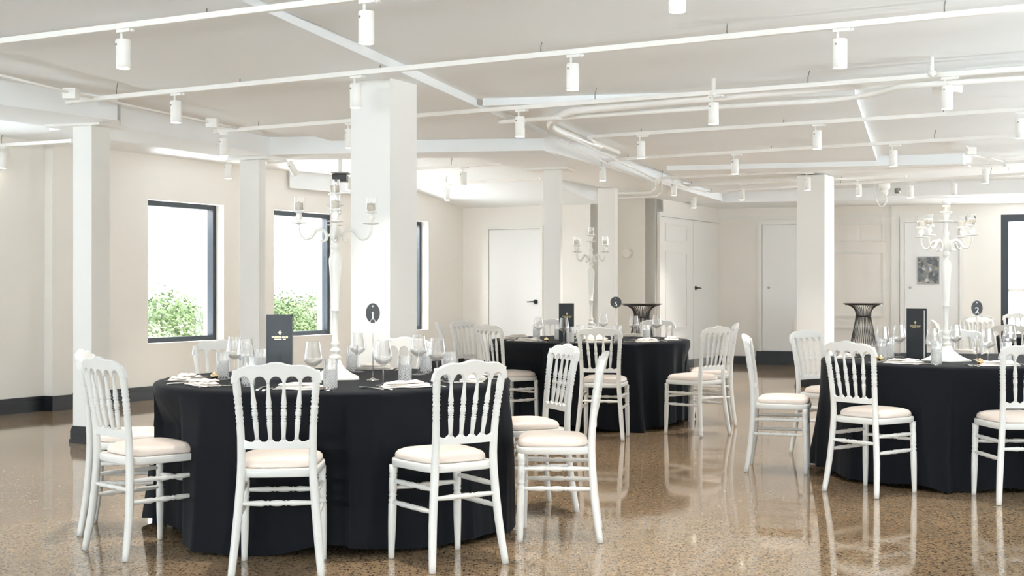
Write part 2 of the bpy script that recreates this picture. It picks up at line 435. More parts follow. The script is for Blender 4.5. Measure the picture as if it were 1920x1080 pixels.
# left beam above the slim columns
l0 = g2(240,239,2.54); l2 = g2(505,290,2.54)
ld = (l2-l0).normalized()
trim_box('trim_beam_left', [l0-ld*.1, l2, l2-BP*.55, l0-BP*.75], 2.54, CEIL+.01, label='beam over the slim left columns')
n0 = g2(0,195,2.54); n1 = g2(220,225,2.54); nd = (n1-n0).normalized()
trim_box('trim_beam_near', [n1, n0-nd*6, n0-nd*6-U*.6, n1-U*.75], 2.536, CEIL+.012)
# cross beam behind the thick column
b0 = g2(505,290,2.54); b1 = g2(1020,282,2.54)
trim_box('trim_beam_cross', [b0, b1, b1+BW*.55, b0+BW*.55], 2.54, CEIL+.012, label='cross beam running behind the thick column')
# beam over the narrow columns, carries the pipes
c0 = b1+BW*.1; c1 = g2(1347,368,2.54)
trim_box('trim_beam_pipes', [c0-BP*.0, c1+BW*1.2-BP*.1, c1+BW*1.2-BP*1.0, c0-BP*.9], 2.546, CEIL+.013)
# bulkheads at the far end
h0 = FA+FD*(-.2)-FN*1.5; h1 = FA+FD*12-FN*1.5
trim_box('trim_far_soffit', [h0, h1, h1+FN*1.6, h0+FN*1.6], 2.53, CEIL+.01, label='lower soffit along the far wall')
k0 = g2(1640,369,2.52); k1 = g2(1920,362,2.52)
trim_box('trim_far_beam', [k0, k1+(k1-k0)*1.5, k1+(k1-k0)*1.5+V*.4, k0+V*.4], 2.52, CEIL+.011)
# raked ceiling above the end wall
rk = MB()
ra, rb_ = W(LU,15.2), W(-8.2,15.2); rc, rd_ = W(-8.2,EV), W(LU,EV)
rk.add([(ra.x,ra.y,CEIL+.01),(rb_.x,rb_.y,CEIL+.01),(rc.x,rc.y,2.465),(rd_.x,rd_.y,2.465),(rc.x,rc.y,CEIL+.01),(rd_.x,rd_.y,CEIL+.01)], [(0,3,2,1),(3,5,4,2),(0,1,4,5),(0,5,3),(1,2,4)])
struct(rk.build('trim_raked_ceiling', M_ceil))
# boxed duct seen under the ceiling between the candelabra and the left windows
trim_box('trim_duct', [g2(543,352,2.5), g2(662,362,2.5), g2(662,362,2.5)+V*1.2, g2(543,352,2.5)+V*1.2], 2.5, CEIL+.01)

# ---- pipes and conduits
def pipe(name, pts, r, label, boxes=()):
    t = MB().tube(pts, r, 12)
    for p in boxes: t.box((p[0]-.045,p[1]-.045,p[2]-.045),(p[0]+.045,p[1]+.045,p[2]+.03))
    return tag(t.build(name, M_track), label, 'pipe')
z = 2.595
def smoothpts(pts, n=6):
    pts = [Vector(p) for p in pts]; out = []
    for i in range(len(pts)-1):
        p0, p1, p2, p3 = pts[max(i-1,0)], pts[i], pts[i+1], pts[min(i+2,len(pts)-1)]
        for k in range(n):
            t = k/n
            out.append(.5*((2*p1)+(p2-p0)*t+(2*p0-5*p1+4*p2-p3)*t*t+(3*p1-p0-3*p2+p3)*t**3))
    out.append(pts[-1]); return out
pp = [G(2060,118,2.662),G(1920,131,2.662),G(1640,156,2.655),G(1330,183,2.605),G(1110,204,z),G(1070,210,z),G(1037,226,z),G(1036,240,z),G(1075,257,z),G(1125,274,z-.01)]
pipe('water_pipe', smoothpts(pp,5), .034, 'thick white pipe running under the ceiling and bending round a corner')
pp = [G(2060,140,z-.02),G(1920,147,z-.02),G(1760,157,z-.02),G(1690,163,z-.02),G(1640,176,z-.02),G(1570,187,z-.02),G(1440,195,z-.02),G(1290,205,z-.02),G(1060,220,z-.02),G(936,229,z-.02)]
pipe('water_pipe', smoothpts(pp,5), .019, 'thinner white pipe under the thick one, with an S bend')
def conduit(pl, z, r, label, boxes=()):
    pipe('conduit', [G(x,y,z) for x, y in pl], r, label, [G(x,y,z) for x, y in boxes])
conduit([(-60,126),(133,174),(400,231),(492,250)], 2.62, .010, 'thin conduit with junction boxes along the left beam', [(133,174),(398,230)])
conduit([(1062,254),(1225,334),(1330,362)], 2.525, .010, 'thin conduit along the pipe beam, beside the inner slab')
conduit([(1050,262),(1210,342)], 2.525, .007, 'thinnest conduit along the pipe beam')
conduit([(1105,258),(1112,266),(1160,286)], 2.60, .02, 'short white pipe stub below the thick pipe corner')
z = 2.5
pipe('conduit', [G(1160,362,z),G(1222,360,z),G(1232,352,z),G(1232,336,z)], .022, 'white pipe elbow beside the recess, near the narrow column')
pipe('conduit', [G(1160,371,z),G(1232,368,z),G(1240,360,z),G(1240,338,z)], .014, 'thinner white pipe elbow hugging the larger elbow')
conduit([(1812,274),(1822,290),(1850,297),(1925,292)], 2.63, .009, 'curved cable loop on the ceiling above the second candelabra', [(1820,282)])
conduit([(1858,297),(1892,306),(1892,318),(1925,321)], 2.62, .009, 'lower bent conduit on the ceiling at the far right', [(1891,305)])
jb = MB(); jc = G(1776,165,2.62); jb.lathe([(.0,.05),(.10,.05),(.10,-.03),(.09,-.04)], 24, c=jc); tag(jb.build('ceiling_speaker', M_track), 'round white box on the ceiling behind a spotlight', 'speaker')
for (px,py), lb in (((1338,166),'white pipe bracket holding the thick pipe mid-span'),((1747,127),'white pipe bracket on the thick pipe near its end')):
    p = G(px,py,2.64); m = MB(); m.tube([p+Vector((0,0,.07)), p-Vector((0,0,.06))], .014, 10); m.tube([p-Vector((0,0,.02)), p-Vector((0,0,.05))], .026, 10)
    tag(m.build('pipe_bracket', M_track), lb, 'bracket')
# security camera on the far ceiling
p = G(1658,352,2.56); sc_ = thing('security_camera', 'white ceiling camera with a cable above the panelled far wall', 'camera', p)
m = MB(); m.lathe([(.075,.07),(.075,0),(.05,-.03)], 20); m.build('mount', M_track, sc_)
m = MB(); m.lathe([(.05,-.03),(.05,-.07),(.03,-.10),(.0,-.115)], 20); m.build('dome', M_track, sc_)
m = MB(); m.tube(smoothpts([(0.02,0,-.08),(.03,0,-.18),(-.03,0,-.25),(-.07,.05,-.2),(-.12,.1,.0)],5), .008, 8); m.build('cable', M_track, sc_)
p = G(1683,360,2.55); m = MB(); m.lathe([(.04,.05),(.04,0),(.03,-.02)], 16, c=p); tag(m.build('smoke_detector', M_wire), 'small grey detector on the far ceiling beside the camera', 'detector')
# black projector bracket above the first candelabra
p = G(638,336,2.47); t = thing('projector', 'small black projector hung from the ceiling behind the first candelabra', 'projector', p)
m = MB(); m.box((-.08,-.1,-.03),(.08,.1,.05)); m.build('body', M_black, t, bevel=.008)
m = MB(); m.box((-.09,-.12,.06),(.10,.12,.075)); m.build('mount_plate', M_wire, t)
m = MB(); m.box((-.02,-.02,.075),(.02,.02,.24)); m.build('mount', M_track, t)
# speaker on the wall beside recess
p = W(-7.98,17.57,1.75); m = MB(); m.lathe([(.075,0),(.075,.03),(.06,.04)], 20, M=Matrix.Translation(p) @ Matrix.Rotation(-TH,4,'Z') @ Matrix.Rotation(R(90),4,'X')); tag(m.build('wall_bell', M_wall), 'round pale disc on the recess wall above the bar table', 'bell')

# ------------------------------------------------------------------ track lighting
HT = 2.61
tracks = {}
def track(key, A, B, label, hang):
    A = Vector((A.x,A.y,HT)); B = Vector((B.x,B.y,HT))
    tracks[key] = (A, B)
    d = (B-A).normalized(); n = Vector((-d.y,d.x,0))
    t = thing('lighting_track', label, 'track', A, 0, 'lighting tracks under the ceiling')
    L_ = (B-A).length
    M = Matrix(((d.x,n.x,0,0),(d.y,n.y,0,0),(0,0,1,0),(0,0,0,1)))
    r = MB(); r.box((0,-.018,-.015),(L_,.018,.017), M); r.build('rail', M_track, t, bevel=.003)
    e = MB(); e.box((-.05,-.021,-.018),(0.0,.021,.02), M); e.build('end_feed', M_track, t)
    k = 0; s = .45
    while s < L_:
        w = MB(); w.tube([M @ Vector((s,0,.016)), M @ Vector((s,0,.055)), M @ Vector((s+.012,0,CEIL-HT+.0))], .0035, 6); w.build('hanger_wire', M_wire, t)
        s += hang
    return t
track('t1', G(-420,129,HT), G(1500,-105,HT), 'nearest white ceiling track, cut by the top edge of view', 1.5)
track('t2', G(135,190,HT), G(2050,2,HT), 'second white ceiling track, passing in front of the thick column', 1.15)
track('t3', G(410,246,HT), G(2050,119,HT), 'third white ceiling track, partly behind the thick column and pipes', 1.6)
track('t4', G(1117,256,HT), G(2050,197,HT), 'fourth white ceiling track, starting at the pipe corner', 1.3)
track('t5', G(1108,302,HT), G(2050,246,HT), 'fifth white ceiling track, starting above the table five candelabra', 1.6)
track('t6', G(1180,337,HT), G(2050,297,HT), 'sixth white ceiling track, passing the top of the far column', 1.7)
track('t7', G(1238,350,HT), G(1700,331,HT), 'seventh white ceiling track, behind the boxed bulkhead', 1.8)
track('t8', G(1285,374,2.52)+Vector((0,0,0)), G(1960,338,2.52), 'eighth white ceiling track, close to the far wall', 2)
track('t9', G(785,316,HT), G(1010,303,HT), 'short ceiling track right of the thick column', 1.5)
track('t10', G(785,347,HT), G(1012,335,HT), 'short ceiling track in front of the raked ceiling', 1.5)
track('t0', G(-60,277,HT), G(136,264,HT), 'short ceiling track left of the slim near column', 1.4)

def make_spot():
    t = thing('track_spotlight', '', 'spotlight', (0,0,0), 0, 'white cylinder spotlights on the ceiling tracks')
    # origin on the underside of the rail
    a = MB(); a.box((-.035,-.015,-.016),(.055,.015,.0)).box((.058,-.009,-.014),(.07,.009,-.003)); a.build('adapter', M_track, t)
    s = MB(); s.tube([(-.012,0,-.016),(-.012,0,-.075)], .007, 10); s.box((-.019,-.0385,-.09),(-.005,-.0345,-.06)); s.build('stem', M_track, t)
    h = MB(); h.lathe([(.0,-.052),(.034,-.052),(.037,-.056),(.037,-.202),(.034,-.205),(.034,-.198)], 28, cap0=False, cap1=False); h.build('housing', M_track, t)
    k = MB(); k.lathe([(.006,0),(.006,.004)], 10, M=Matrix.Translation((-.012,-.0365,-.083)) @ Matrix.Rotation(R(90),4,'X')); k.build('pivot_screw', M_wire, t, 'dark screw')
    l = MB(); l.lathe([(.034,-.2046),(.0001,-.2052)], 24, cap0=False, cap1=False); l.build('lens', M_lamp, t, 'glowing lens')
    return t
spot0 = make_spot(); register(spot0)
ORD = ['first','second','third','fourth','fifth','sixth','seventh']
TN = {'t1':'nearest','t2':'second','t3':'third','t4':'fourth','t5':'fifth','t6':'sixth','t7':'seventh','t8':'eighth','t9':'short back','t10':'short raked-ceiling','t0':'short left'}
LIGHTS = {'t1':[231,687,1270],'t2':[330,667,1074,1575],'t3':[420,655,975,1338,1776],'t4':[1202,1532,1913],'t5':[1130,1378,1675],
          't6':[1264,1514,1848],'t7':[1391,1610],'t8':[1301,1707,1789],'t9':[869],'t10':[838],'t0':[4]}
first = True
ld_ = bpy.data.lights.new('spot_beam','SPOT'); ld_.energy = 95; ld_.spot_size = R(76); ld_.spot_blend = 1.0; ld_.color = (1,.95,.87); ld_.shadow_soft_size = .03
def place_spot(x, y, z, rz, lab, beam=True):
    global first
    if first:
        o = spot0; o.location = (x,y,z); o.rotation_euler = (0,0,rz); o['label'] = lab; first = False
    else: o = copy_tree(spot0, (x,y,z), rz, lab)
    if not beam: return o
    l = bpy.data.objects.new('spot_beam', ld_); C.objects.link(l); l.parent = o; l.location = (0,0,-.21)
    return o
for k, pxs in LIGHTS.items():
    A, B = tracks[k]
    for i, px in enumerate(pxs):
        t = (px-960)/F; d = B-A
        s = (t*A.y-A.x)/(d.x-t*d.y); p = A+d*s
        lab = 'white cylinder spotlight, ' + (ORD[i]+' from the left on the '+TN[k]+' track' if len(pxs) > 1 else 'only one on the '+TN[k]+' track')
        place_spot(p.x, p.y, HT-.016, math.atan2(d.y,d.x)+R(0), lab, k != 't0')
# the remaining lone spots
p = G(428,335,2.40); o = place_spot(p.x, p.y, 2.40+.205, -TH, 'small white spotlight under the cap of the middle slim column')
p = G(1858,412,2.3); o = place_spot(p.x, p.y, 2.505, -TH, 'last spotlight by the tall far window')
p = G(655,357,2.37); o = place_spot(p.x, p.y, 2.575, -TH, 'spotlight half hidden by the thick column, above the first candelabra')
p = G(537,300,2.56); o = place_spot(p.x, p.y, 2.58, 0, 'tilted white spotlight on an arm by the middle slim column'); o.rotation_euler = (R(20), R(-28), 0)
m = MB(); a_ = G(500,306,2.52); m.tube([a_, p+Vector((0,0,.0))], .02, 10); tag(m.build('spotlight_arm', M_track), 'white wall arm carrying the tilted spotlight', 'arm')

# ------------------------------------------------------------------ chair
def lerp_tab(tab, x):
    for (x0,y0),(x1,y1) in zip(tab, tab[1:]):
        if x <= x1: t = (x-x0)/(x1-x0); return y0+(y1-y0)*t
    return tab[-1][1]
def smooth_tab(tab, x):
    n = len(tab)
    for i in range(n-1):
        if x <= tab[i+1][0] or i == n-2:
            p0, p1, p2, p3 = tab[max(i-1,0)], tab[i], tab[i+1], tab[min(i+2,n-1)]
            h = p2[0]-p1[0]; t = (x-p1[0])/h
            m1 = (p2[1]-p0[1])/(p2[0]-p0[0]); m2 = (p3[1]-p1[1])/(p3[0]-p1[0])
            return (2*t**3-3*t*t+1)*p1[1]+(t**3-2*t*t+t)*h*m1+(-2*t**3+3*t*t)*p2[1]+(t**3-t*t)*h*m2
YB = [(0,-.212),(.2,-.183),(.45,-.170),(.62,-.180),(.8,-.205),(.93,-.232)]
XB = [(0,.190),(.2,.171),(.45,.152),(.62,.153),(.8,.165),(.93,.173)]
def yb(z): return smooth_tab(YB, z)
def xb(z): return smooth_tab(XB, z)
def outline(k=1.0, n=48, x1=.195, x0=.168, yf=.205, yr=-.178, p=5.5):
    pts = []
    for i in range(n):
        a = 2*PI*i/n; c, s = math.cos(a), math.sin(a)
        sx = math.copysign(abs(c)**(2/p), c); sy = math.copysign(abs(s)**(2/p), s)
        y = (yf+yr)/2 + sy*(yf-yr)/2
        w = x0+(x1-x0)*(sy+1)/2
        pts.append((sx*w*k, (yf+yr)/2+(y-(yf+yr)/2)*k))
    return pts
def turned(p0, p1, prof, n=10):
    p0, p1 = Vector(p0), Vector(p1)
    return MB().tube([p0.lerp(p1,t) for t, r in prof], [r for t, r in prof], n)
SPN = [(0,.0095),(.06,.0085),(.26,.0115),(.30,.0120),(.315,.0085),(.33,.013),(.345,.0085),(.36,.0085),(.375,.013),(.39,.0085),(.41,.0125),(.44,.0128),(.47,.0128),(.485,.009),(.50,.0135),(.515,.009),(.545,.009),(.56,.0135),(.575,.009),(.61,.0125),(.67,.0105),(.80,.0075),(.95,.0065),(1,.0075)]
STR = [(0,.009),(.05,.009),(.2,.0115),(.3,.0135),(.36,.009),(.38,.013),(.40,.009),(.45,.0125),(.5,.0135),(.55,.0125),(.60,.009),(.62,.013),(.64,.009),(.7,.0135),(.8,.0115),(.95,.009),(1,.009)]
def make_chair():
    t = thing('spindle_chair', '', 'chair', (0,0,0))
    ob = [ (x,y) for x, y in outline() ]
    f = MB(); f.loft([[(x*.985,y*.985,.425) for x,y in ob],[(x,y,.430) for x,y in ob],[(x,y,.455) for x,y in ob],[(x*.985,y*.985,.460) for x,y in ob]]); f.build('seat_frame', M_chair, t)
    cy = .0135
    p = MB(); rings = []
    for k, z in ((.95,.461),(.985,.466),(.99,.474),(.975,.486),(.92,.497),(.78,.507),(.52,.513),(.2,.515)):
        rings.append([(x,y,z) for x, y in outline(k, 48, .190, .160, .200, -.150, 4.5)])
    p.loft(rings); p.build('seat_pad', M_pad, t, 'cream vinyl seat pad')
    for s in (-1,1):
        zs = [0,.03,.1,.2,.3,.4,.45,.5,.55,.60,.645,.66,.667,.675,.682,.69,.70,.712,.72,.727,.735,.742,.75,.758,.765,.772,.78,.79,.81,.83,.85,.862,.87,.885]
        rd = [.0150,.0160,.0175,.0185,.0185,.0185,.0180,.0175,.0170,.0160,.0165,.0140,.0180,.0140,.0180,.0140,.0165,.0165,.0140,.0180,.0140,.0140,.0180,.0140,.0180,.0140,.0165,.0170,.0170,.0165,.0150,.0175,.0155,.0150]
        l = MB(); l.tube([(s*xb(z), yb(z), z) for z in zs], rd, 12); l.build('rear_leg', M_chair, t)
        q = [(0,.0135),(.05,.014),(.35,.018),(.58,.019),(.60,.016),(.62,.020),(.635,.016),(.66,.016),(.675,.020),(.69,.016),(.72,.0185),(.85,.019),(.87,.016),(.885,.020),(.90,.016),(.92,.019),(1,.019)]
        l = turned((s*.178,.178,0),(s*.170,.172,.428), q, 14); l.build('front_leg', M_chair, t)
        for z in (.258,.355):
            a = (s*xb(z), yb(z), z); b = (s*(.178-.008*z/.43), .178-.006*z/.43, z-.0)
            turned(a, b, STR).build('side_stretcher', M_chair, t)
    turned((-xb(.315),yb(.315),.315),(xb(.315),yb(.315),.315), STR).build('rear_stretcher', M_chair, t)
    turned((-.172,.173,.322),(.172,.173,.322), STR).build('front_stretcher', M_chair, t)
    # crest rail
    posts = [-.168,-.102,-.034,.034,.102,.168]
    top = [(0,.922),(.02,.9205),(.045,.9135),(.07,.9085),(.095,.9095),(.115,.909),(.14,.902),(.165,.890),(.18,.876),(.188,.858),(.190,.84)]
    def bot(x):
        for a, b in zip(posts, posts[1:]):
            if a <= x <= b:
                m, h = (a+b)/2, (b-a)/2; k = (x-m)/h
                w = .80
                if abs(k) >= w: return .830
                return .834+.026*math.sqrt(max(0,1-(k/w)**2))
        return .830
    xs = sorted(set([i/120*.19 for i in range(-120,121)]))
    def ring(x):
        zt = smooth_tab(top, abs(x)); zb = min(bot(x), zt-.004); th = .0125; cv = -.016*(1-(x/.19)**2)
        r = []
        for z, e in ((zb,0),(zb+.003,1),((zb+zt)/2,1),(zt-.005,1),(zt,0)):
            r.append((x, yb(z)+cv+th*(.6 if not e else 1), z))
        for z, e in ((zt,0),(zt-.005,1),((zb+zt)/2,1),(zb+.003,1),(zb,0)):
            r.append((x, yb(z)+cv-th*(.6 if not e else 1), z))
        return r
    c = MB(); c.loft([ring(x) for x in xs], smooth=False); c.f = [f[::-1] for f in c.f]; c.build('crest_rail', M_chair, t)
    # lower back rail with little cups for the spindles
    sb = [-.083,-.028,.028,.083]; xw = xb(.57)-.004
    def topz(x):
        z = .578
        for s_ in sb:
            d = abs(x-s_)
            if d < .02: z = max(z, .578+.016*(1-(d/.02)**1.3))
        if abs(x) > xw-.03: z = max(z, .578+.014*(abs(x)-(xw-.03))/.03)
        return z
    xs = [i/80*xw for i in range(-80,81)]
    def ring2(x):
        zt = topz(x); th = .0105; y = yb(.565)-.01*(1-(x/xw)**2)
        return [(x,y+th,.549),(x,y+th,zt-.002),(x,y+th*.6,zt),(x,y-th*.6,zt),(x,y-th,zt-.002),(x,y-th,.549)]
    c = MB(); c.loft([ring2(x) for x in xs], smooth=False); c.f = [f[::-1] for f in c.f]; c.build('lower_rail', M_chair, t)
    for a, b in zip(sb, posts[1:5]):
        cvt = -.016*(1-(b/.19)**2)
        p0 = (a, yb(.59)-.009, .588); p1 = (b, yb(.84)+cvt, .842)
        turned(p0, p1, SPN).build('spindle', M_chair, t)
    return t
chair0 = make_chair(); register(chair0)
used = [False]
CH = {}
def chair(key, x, y, fx, fy, label, group):
    rz = math.atan2(-fx, fy)
    CH[key] = (x, y, rz)
    if not used[0]:
        chair0.location = (x,y,0); chair0.rotation_euler = (0,0,rz); chair0['label'] = label; chair0['group'] = group; used[0] = True; return chair0
    return copy_tree(chair0, (x,y,0), rz, label, group)
g1 = 'chairs around table one'; g5 = 'chairs around table five'; g2_ = 'chairs around table two'; g4 = 'chairs around the far right table'
T1 = (-.93, 6.82); T2 = (.724, 12.05); T3 = (3.01, 8.65); T4 = (5.75, 12.75)
chair('A1',-1.73,6.13,.70,.71,'front white spindle chair of the pair at the left end of table one',g1)
chair('A2',-1.965,6.665,.99,.13,'white spindle chair mostly hidden behind the front left chair at table one',g1)
chair('A3',-1.02,5.715,-.09,.995,'white spindle chair seen square from behind, below the menu on table one',g1)
chair('A4',-.305,5.88,-.56,.83,'white spindle chair at right front of table one, back turned, beside its bare side',g1)
chair('A5',.228,6.475,-.995,.06,'white chair seen exactly side-on at the right edge of table one',g1)
chair('A6',.09,7.235,-.925,-.38,'white chair just behind the side-on chair at table one, back half turned',g1)
chair('A7',-.72,8.10,-.12,-.99,'white chair across table one, in front of the thick column',g1)
chair('A8',-1.67,7.72,.42,-.9,'white chair across table one, under the first left window',g1)
chair('B1',.755,10.70,.22,.975,'white chair seen from behind at the near side of table five',g5)
chair('B2',1.555,10.97,-.68,.73,'white chair at right front of table five, turned three-quarters away',g5)
chair('B3',1.80,11.76,-1,.08,'white chair half hidden behind the right front chair of table five',g5)
chair('B4',1.38,12.92,-.42,-.9,'white chair across table five, in front of the wire bar table',g5)
chair('B5',.47,13.12,.2,-.98,'white chair across table five, behind its menu and glasses',g5)
chair('B6',-.03,11.40,.78,.62,'white chair at the left of table five, nearest on that side',g5)
chair('B7',-.45,11.95,1,.0,'white chair edge-on at the far left of table five, below the window sliver',g5)
chair('B8',-.31,12.62,.80,-.6,'greyish shaded chair between two others at the left of table five',g5)
chair('D1',2.183,7.865,.79,.62,'white chair at left front of table two, whole, back turned',g2_)
chair('D2',2.945,7.575,-.04,1,'white chair cut by the right edge of view at table two',g2_)
chair('D3',1.825,8.82,.965,-.26,'white chair seen side-on at the left edge of table two',g2_)
chair('D4',2.36,9.62,.62,-.78,'white chair behind the side-on chair of table two, facing the viewer',g2_)
chair('D5',3.36,9.72,-.28,-.96,'white chair across table two, behind the candelabra base',g2_)
chair('D6',4.16,8.95,-.96,-.26,'white chair at the far right of table two, beyond the edge of view',g2_)
chair('F1',4.50,11.42,.72,.69,'white chair at the near side of the far right table',g4)
chair('F2',5.20,14.0,.35,-.93,'pinkish lit chair across the far right table',g4)
chair('F3',6.35,16.1,-.1,-.99,'furthest white chair, by the tall far window',g4)
chair('F4',5.46,15.35,.1,.99,'white chair under the table two sign, furthest but one',g4)
chair('F5',4.36,12.65,.97,-.2,'white chair edge-on behind the candelabra of table two',g4)

# ------------------------------------------------------------------ tables and cloths
TOP = .76
SKIP = ('A1','A2')
def seat_limit(cx, cy):
    """how far each direction may reach before it meets a chair"""
    lim = [9.0]*720
    for key, (x, y, rz) in CH.items():
        c, s = math.cos(rz), math.sin(rz)
        pts = [(px*1.02, py+.012) for px, py in outline(1.0, 96) if py > -.1] + [(sx*.178+ex, .178+.03) for sx in (-1,1) for ex in (-.03,-.015,0,.015,.03)]
        if key in SKIP: pts = [(px*1.02, py+.012) for px, py in outline(1.0,96) if py > -.1 and px < .03] + [(-.178+ex, .178+.03) for ex in (-.03,-.015,0,.015,.03)] if key == 'A1' else []
        for px, py in pts:
            wx, wy = x+c*px-s*py-cx, y+s*px+c*py-cy
            r = math.hypot(wx, wy)
            if r < 1.3:
                k = int((math.atan2(wy,wx)%(2*PI))/(2*PI)*720)
                for d in range(-10,11): lim[(k+d)%720] = min(lim[(k+d)%720], r-.012)
    return lim
def tablecloth(name, cx, cy, seed, label, hem=.012, group=None, c0=0):
    rnd = random.Random(seed)
    RR = .925; N = 720
    lim = [max(.70, v) for v in seat_limit(cx, cy)]
    for _ in range(40): lim = [min(lim[i], (lim[i-1]+lim[i]*2+lim[(i+1)%N])/4) if lim[i] < 9 else (lim[i-1]+lim[(i+1)%N])/2 if min(lim[i-1],lim[(i+1)%N]) < 9 else 9 for i in range(N)]
    waves = [(rnd.choice([7,9,11,13,16,19,23]), rnd.uniform(0,2*PI), rnd.uniform(.4,1)) for _ in range(6)]
    def fold(a):
        s = 0
        for n, ph, am in waves: s += am*(1.15-2.0*abs(math.sin(.5*(n*a+ph+.9*math.sin(3*a+ph))))**1.3)
        return s/2.6
    # corners of the square cloth: fuller and reaching the floor
    c0 = R(c0)
    rings = [[(1e-4*math.cos(2*PI*i/N), 1e-4*math.sin(2*PI*i/N), TOP) for i in range(N)]]
    for r in (.3,.6,.8,.88,.905,.917): rings.append([(r*math.cos(2*PI*i/N), r*math.sin(2*PI*i/N), TOP - (.0 if r < .9 else (.002 if r < .91 else .006))) for i in range(N)])
    zs = [.745,.73,.70,.66,.60,.54,.48,.42,.36,.30,.24,.18,.12,.07,.03,0.0]
    for z in zs:
        ring = []
        k = (TOP-z)/TOP
        for i in range(N):
            a = 2*PI*i/N
            corner = max(0, math.cos(4*(a-c0)))**2
            amp = .105*k**.8*(.6+.6*corner)
            r = RR + amp*fold(a) + .02*k*k + .05*corner*k**3
            w = min(1, max(0, (.70-z)/.16))
            if lim[i] < r: r = r*(1-w)+lim[i]*w
            hz = hem*.4 + .05*(1-corner)*(.6+.4*math.sin(5*a+seed)) 
            zz = hz + (z)*(TOP-hz)/TOP
            ring.append((r*math.cos(a), r*math.sin(a), zz))
        rings.append(ring)
    m = MB(); m.loft(rings, cap0=False, cap1=False); m.f = [f[::-1] for f in m.f]
    o = m.build(name, M_cloth); o.location = (cx,cy,0)
    return tag(o, label, 'tablecloth', group)
def table(cx, cy, label):
    t = thing('banquet_table', label, 'table', (cx,cy,0), 0, 'round banquet tables')
    m = MB(); m.lathe([(.0001,.72),(.90,.72),(.91,.726),(.91,.748),(.90,.754),(.0001,.754)], 64, cap0=False, cap1=False); m.build('tabletop', M_bark, t)
    for a in (-95, -25, 85, 155):
        x, y = .66*math.cos(R(a)), .66*math.sin(R(a))
        l = MB(); l.tube([(x,y,.0),(x,y,.72)], .014, 12); l.lathe([(.02,.0),(.022,.02),(.016,.03)], 14, c=(x,y,0)); l.build('leg', M_black, t)
for nm, (cx,cy), sd in (('one',T1,3),('five',T2,11),('two',T3,5)):
    table(cx, cy, 'round banquet table hidden under the black cloth of table '+nm)
    tablecloth('tablecloth', cx, cy, sd, {'one':'floor-length black cloth on table one, the nearest table','five':'floor-length black cloth on table five, behind table one','two':'floor-length black cloth on table two, at the right'}[nm], group='black round tablecloths', c0={'one':-15,'five':20,'two':71}[nm])
table(*T4, 'round banquet table hidden under the black cloth at far right')
tablecloth('tablecloth', *T4, 9, 'black cloth on the far right table, only glimpsed between chairs', group='black round tablecloths')

# ------------------------------------------------------------------ tableware
def crisp(prof, e=.0005):
    out = []
    for (r0,z0),(r1,z1) in zip(prof, prof[1:]):
        L_ = math.hypot(r1-r0,z1-z0); out.append((r0,z0))
        if L_ > 6*e:
            for k in (e/L_, 1-e/L_): out.append((r0+(r1-r0)*k, z0+(z1-z0)*k))
    return out+[prof[-1]]
def glass_obj(name, prof, n=40, fn=None):
    m = MB(); rings = []
    for r, z in prof:
        rings.append([((r+(fn(i/n,z) if fn and r > .001 else 0))*math.cos(2*PI*i/n), (r+(fn(i/n,z) if fn and r > .001 else 0))*math.sin(2*PI*i/n), z) for i in range(n)])
    m.loft(rings, cap0=False, cap1=False); return m.mesh(name, M_wine)
WG = [(.0005,0),(.036,0),(.0365,.0015),(.030,.004),(.012,.007),(.005,.012),(.0037,.03),(.0035,.07),(.0042,.088),(.008,.097),(.020,.105),(.034,.116),(.0425,.126),(.0445,.133),(.0432,.146),(.039,.175),(.0345,.205),(.0326,.2194),(.0325,.2198),(.0322,.22),(.0316,.22),(.0313,.2198),(.0313,.2192),(.0335,.204),(.038,.174),(.0420,.146),(.0432,.133),(.041,.127),(.033,.118),(.019,.108),(.006,.103),(.0005,.102)]
me_wine = glass_obj('wine_glass', WG, 36)
def cut(a, z):
    if z < .012 or z > .098: return 0
    d1 = (a*13 + (z)*72) % 1; d2 = (a*13 - (z)*72) % 1
    return -.0016*max(1-abs(d1-.5)*6, 1-abs(d2-.5)*6, 0)
TG = [(.0005,.0),(.030,.0),(.0325,.003)] + [(.0328, .012+i*.0034) for i in range(27)] + [(.0332,.115),(.0335,.141),(.0335,.1424),(.0333,.143),(.0323,.143),(.0321,.1424),(.0320,.141),(.0312,.10),(.030,.022),(.026,.014),(.0005,.013)]
def tumbler_mesh():
    n = 96; m = MB(); rings = []
    for j, (r, z) in enumerate(TG):
        outer = j < 32
        rings.append([((r+(cut(i/n,z) if outer and r > .03 else 0))*math.cos(2*PI*i/n), (r+(cut(i/n,z) if outer and r > .03 else 0))*math.sin(2*PI*i/n), z) for i in range(n)])
    m.loft(rings, cap0=False, cap1=False, smooth=False); return m.mesh('tumbler', M_crystal)
me_tumb = tumbler_mesh()
def put(name, me, x, y, z, rz, label, cat, group):
    o = bpy.data.objects.new(name, me); C.objects.link(o); o.location = (x,y,z); o.rotation_euler = (0,0,rz)
    return tag(o, label, cat, group)
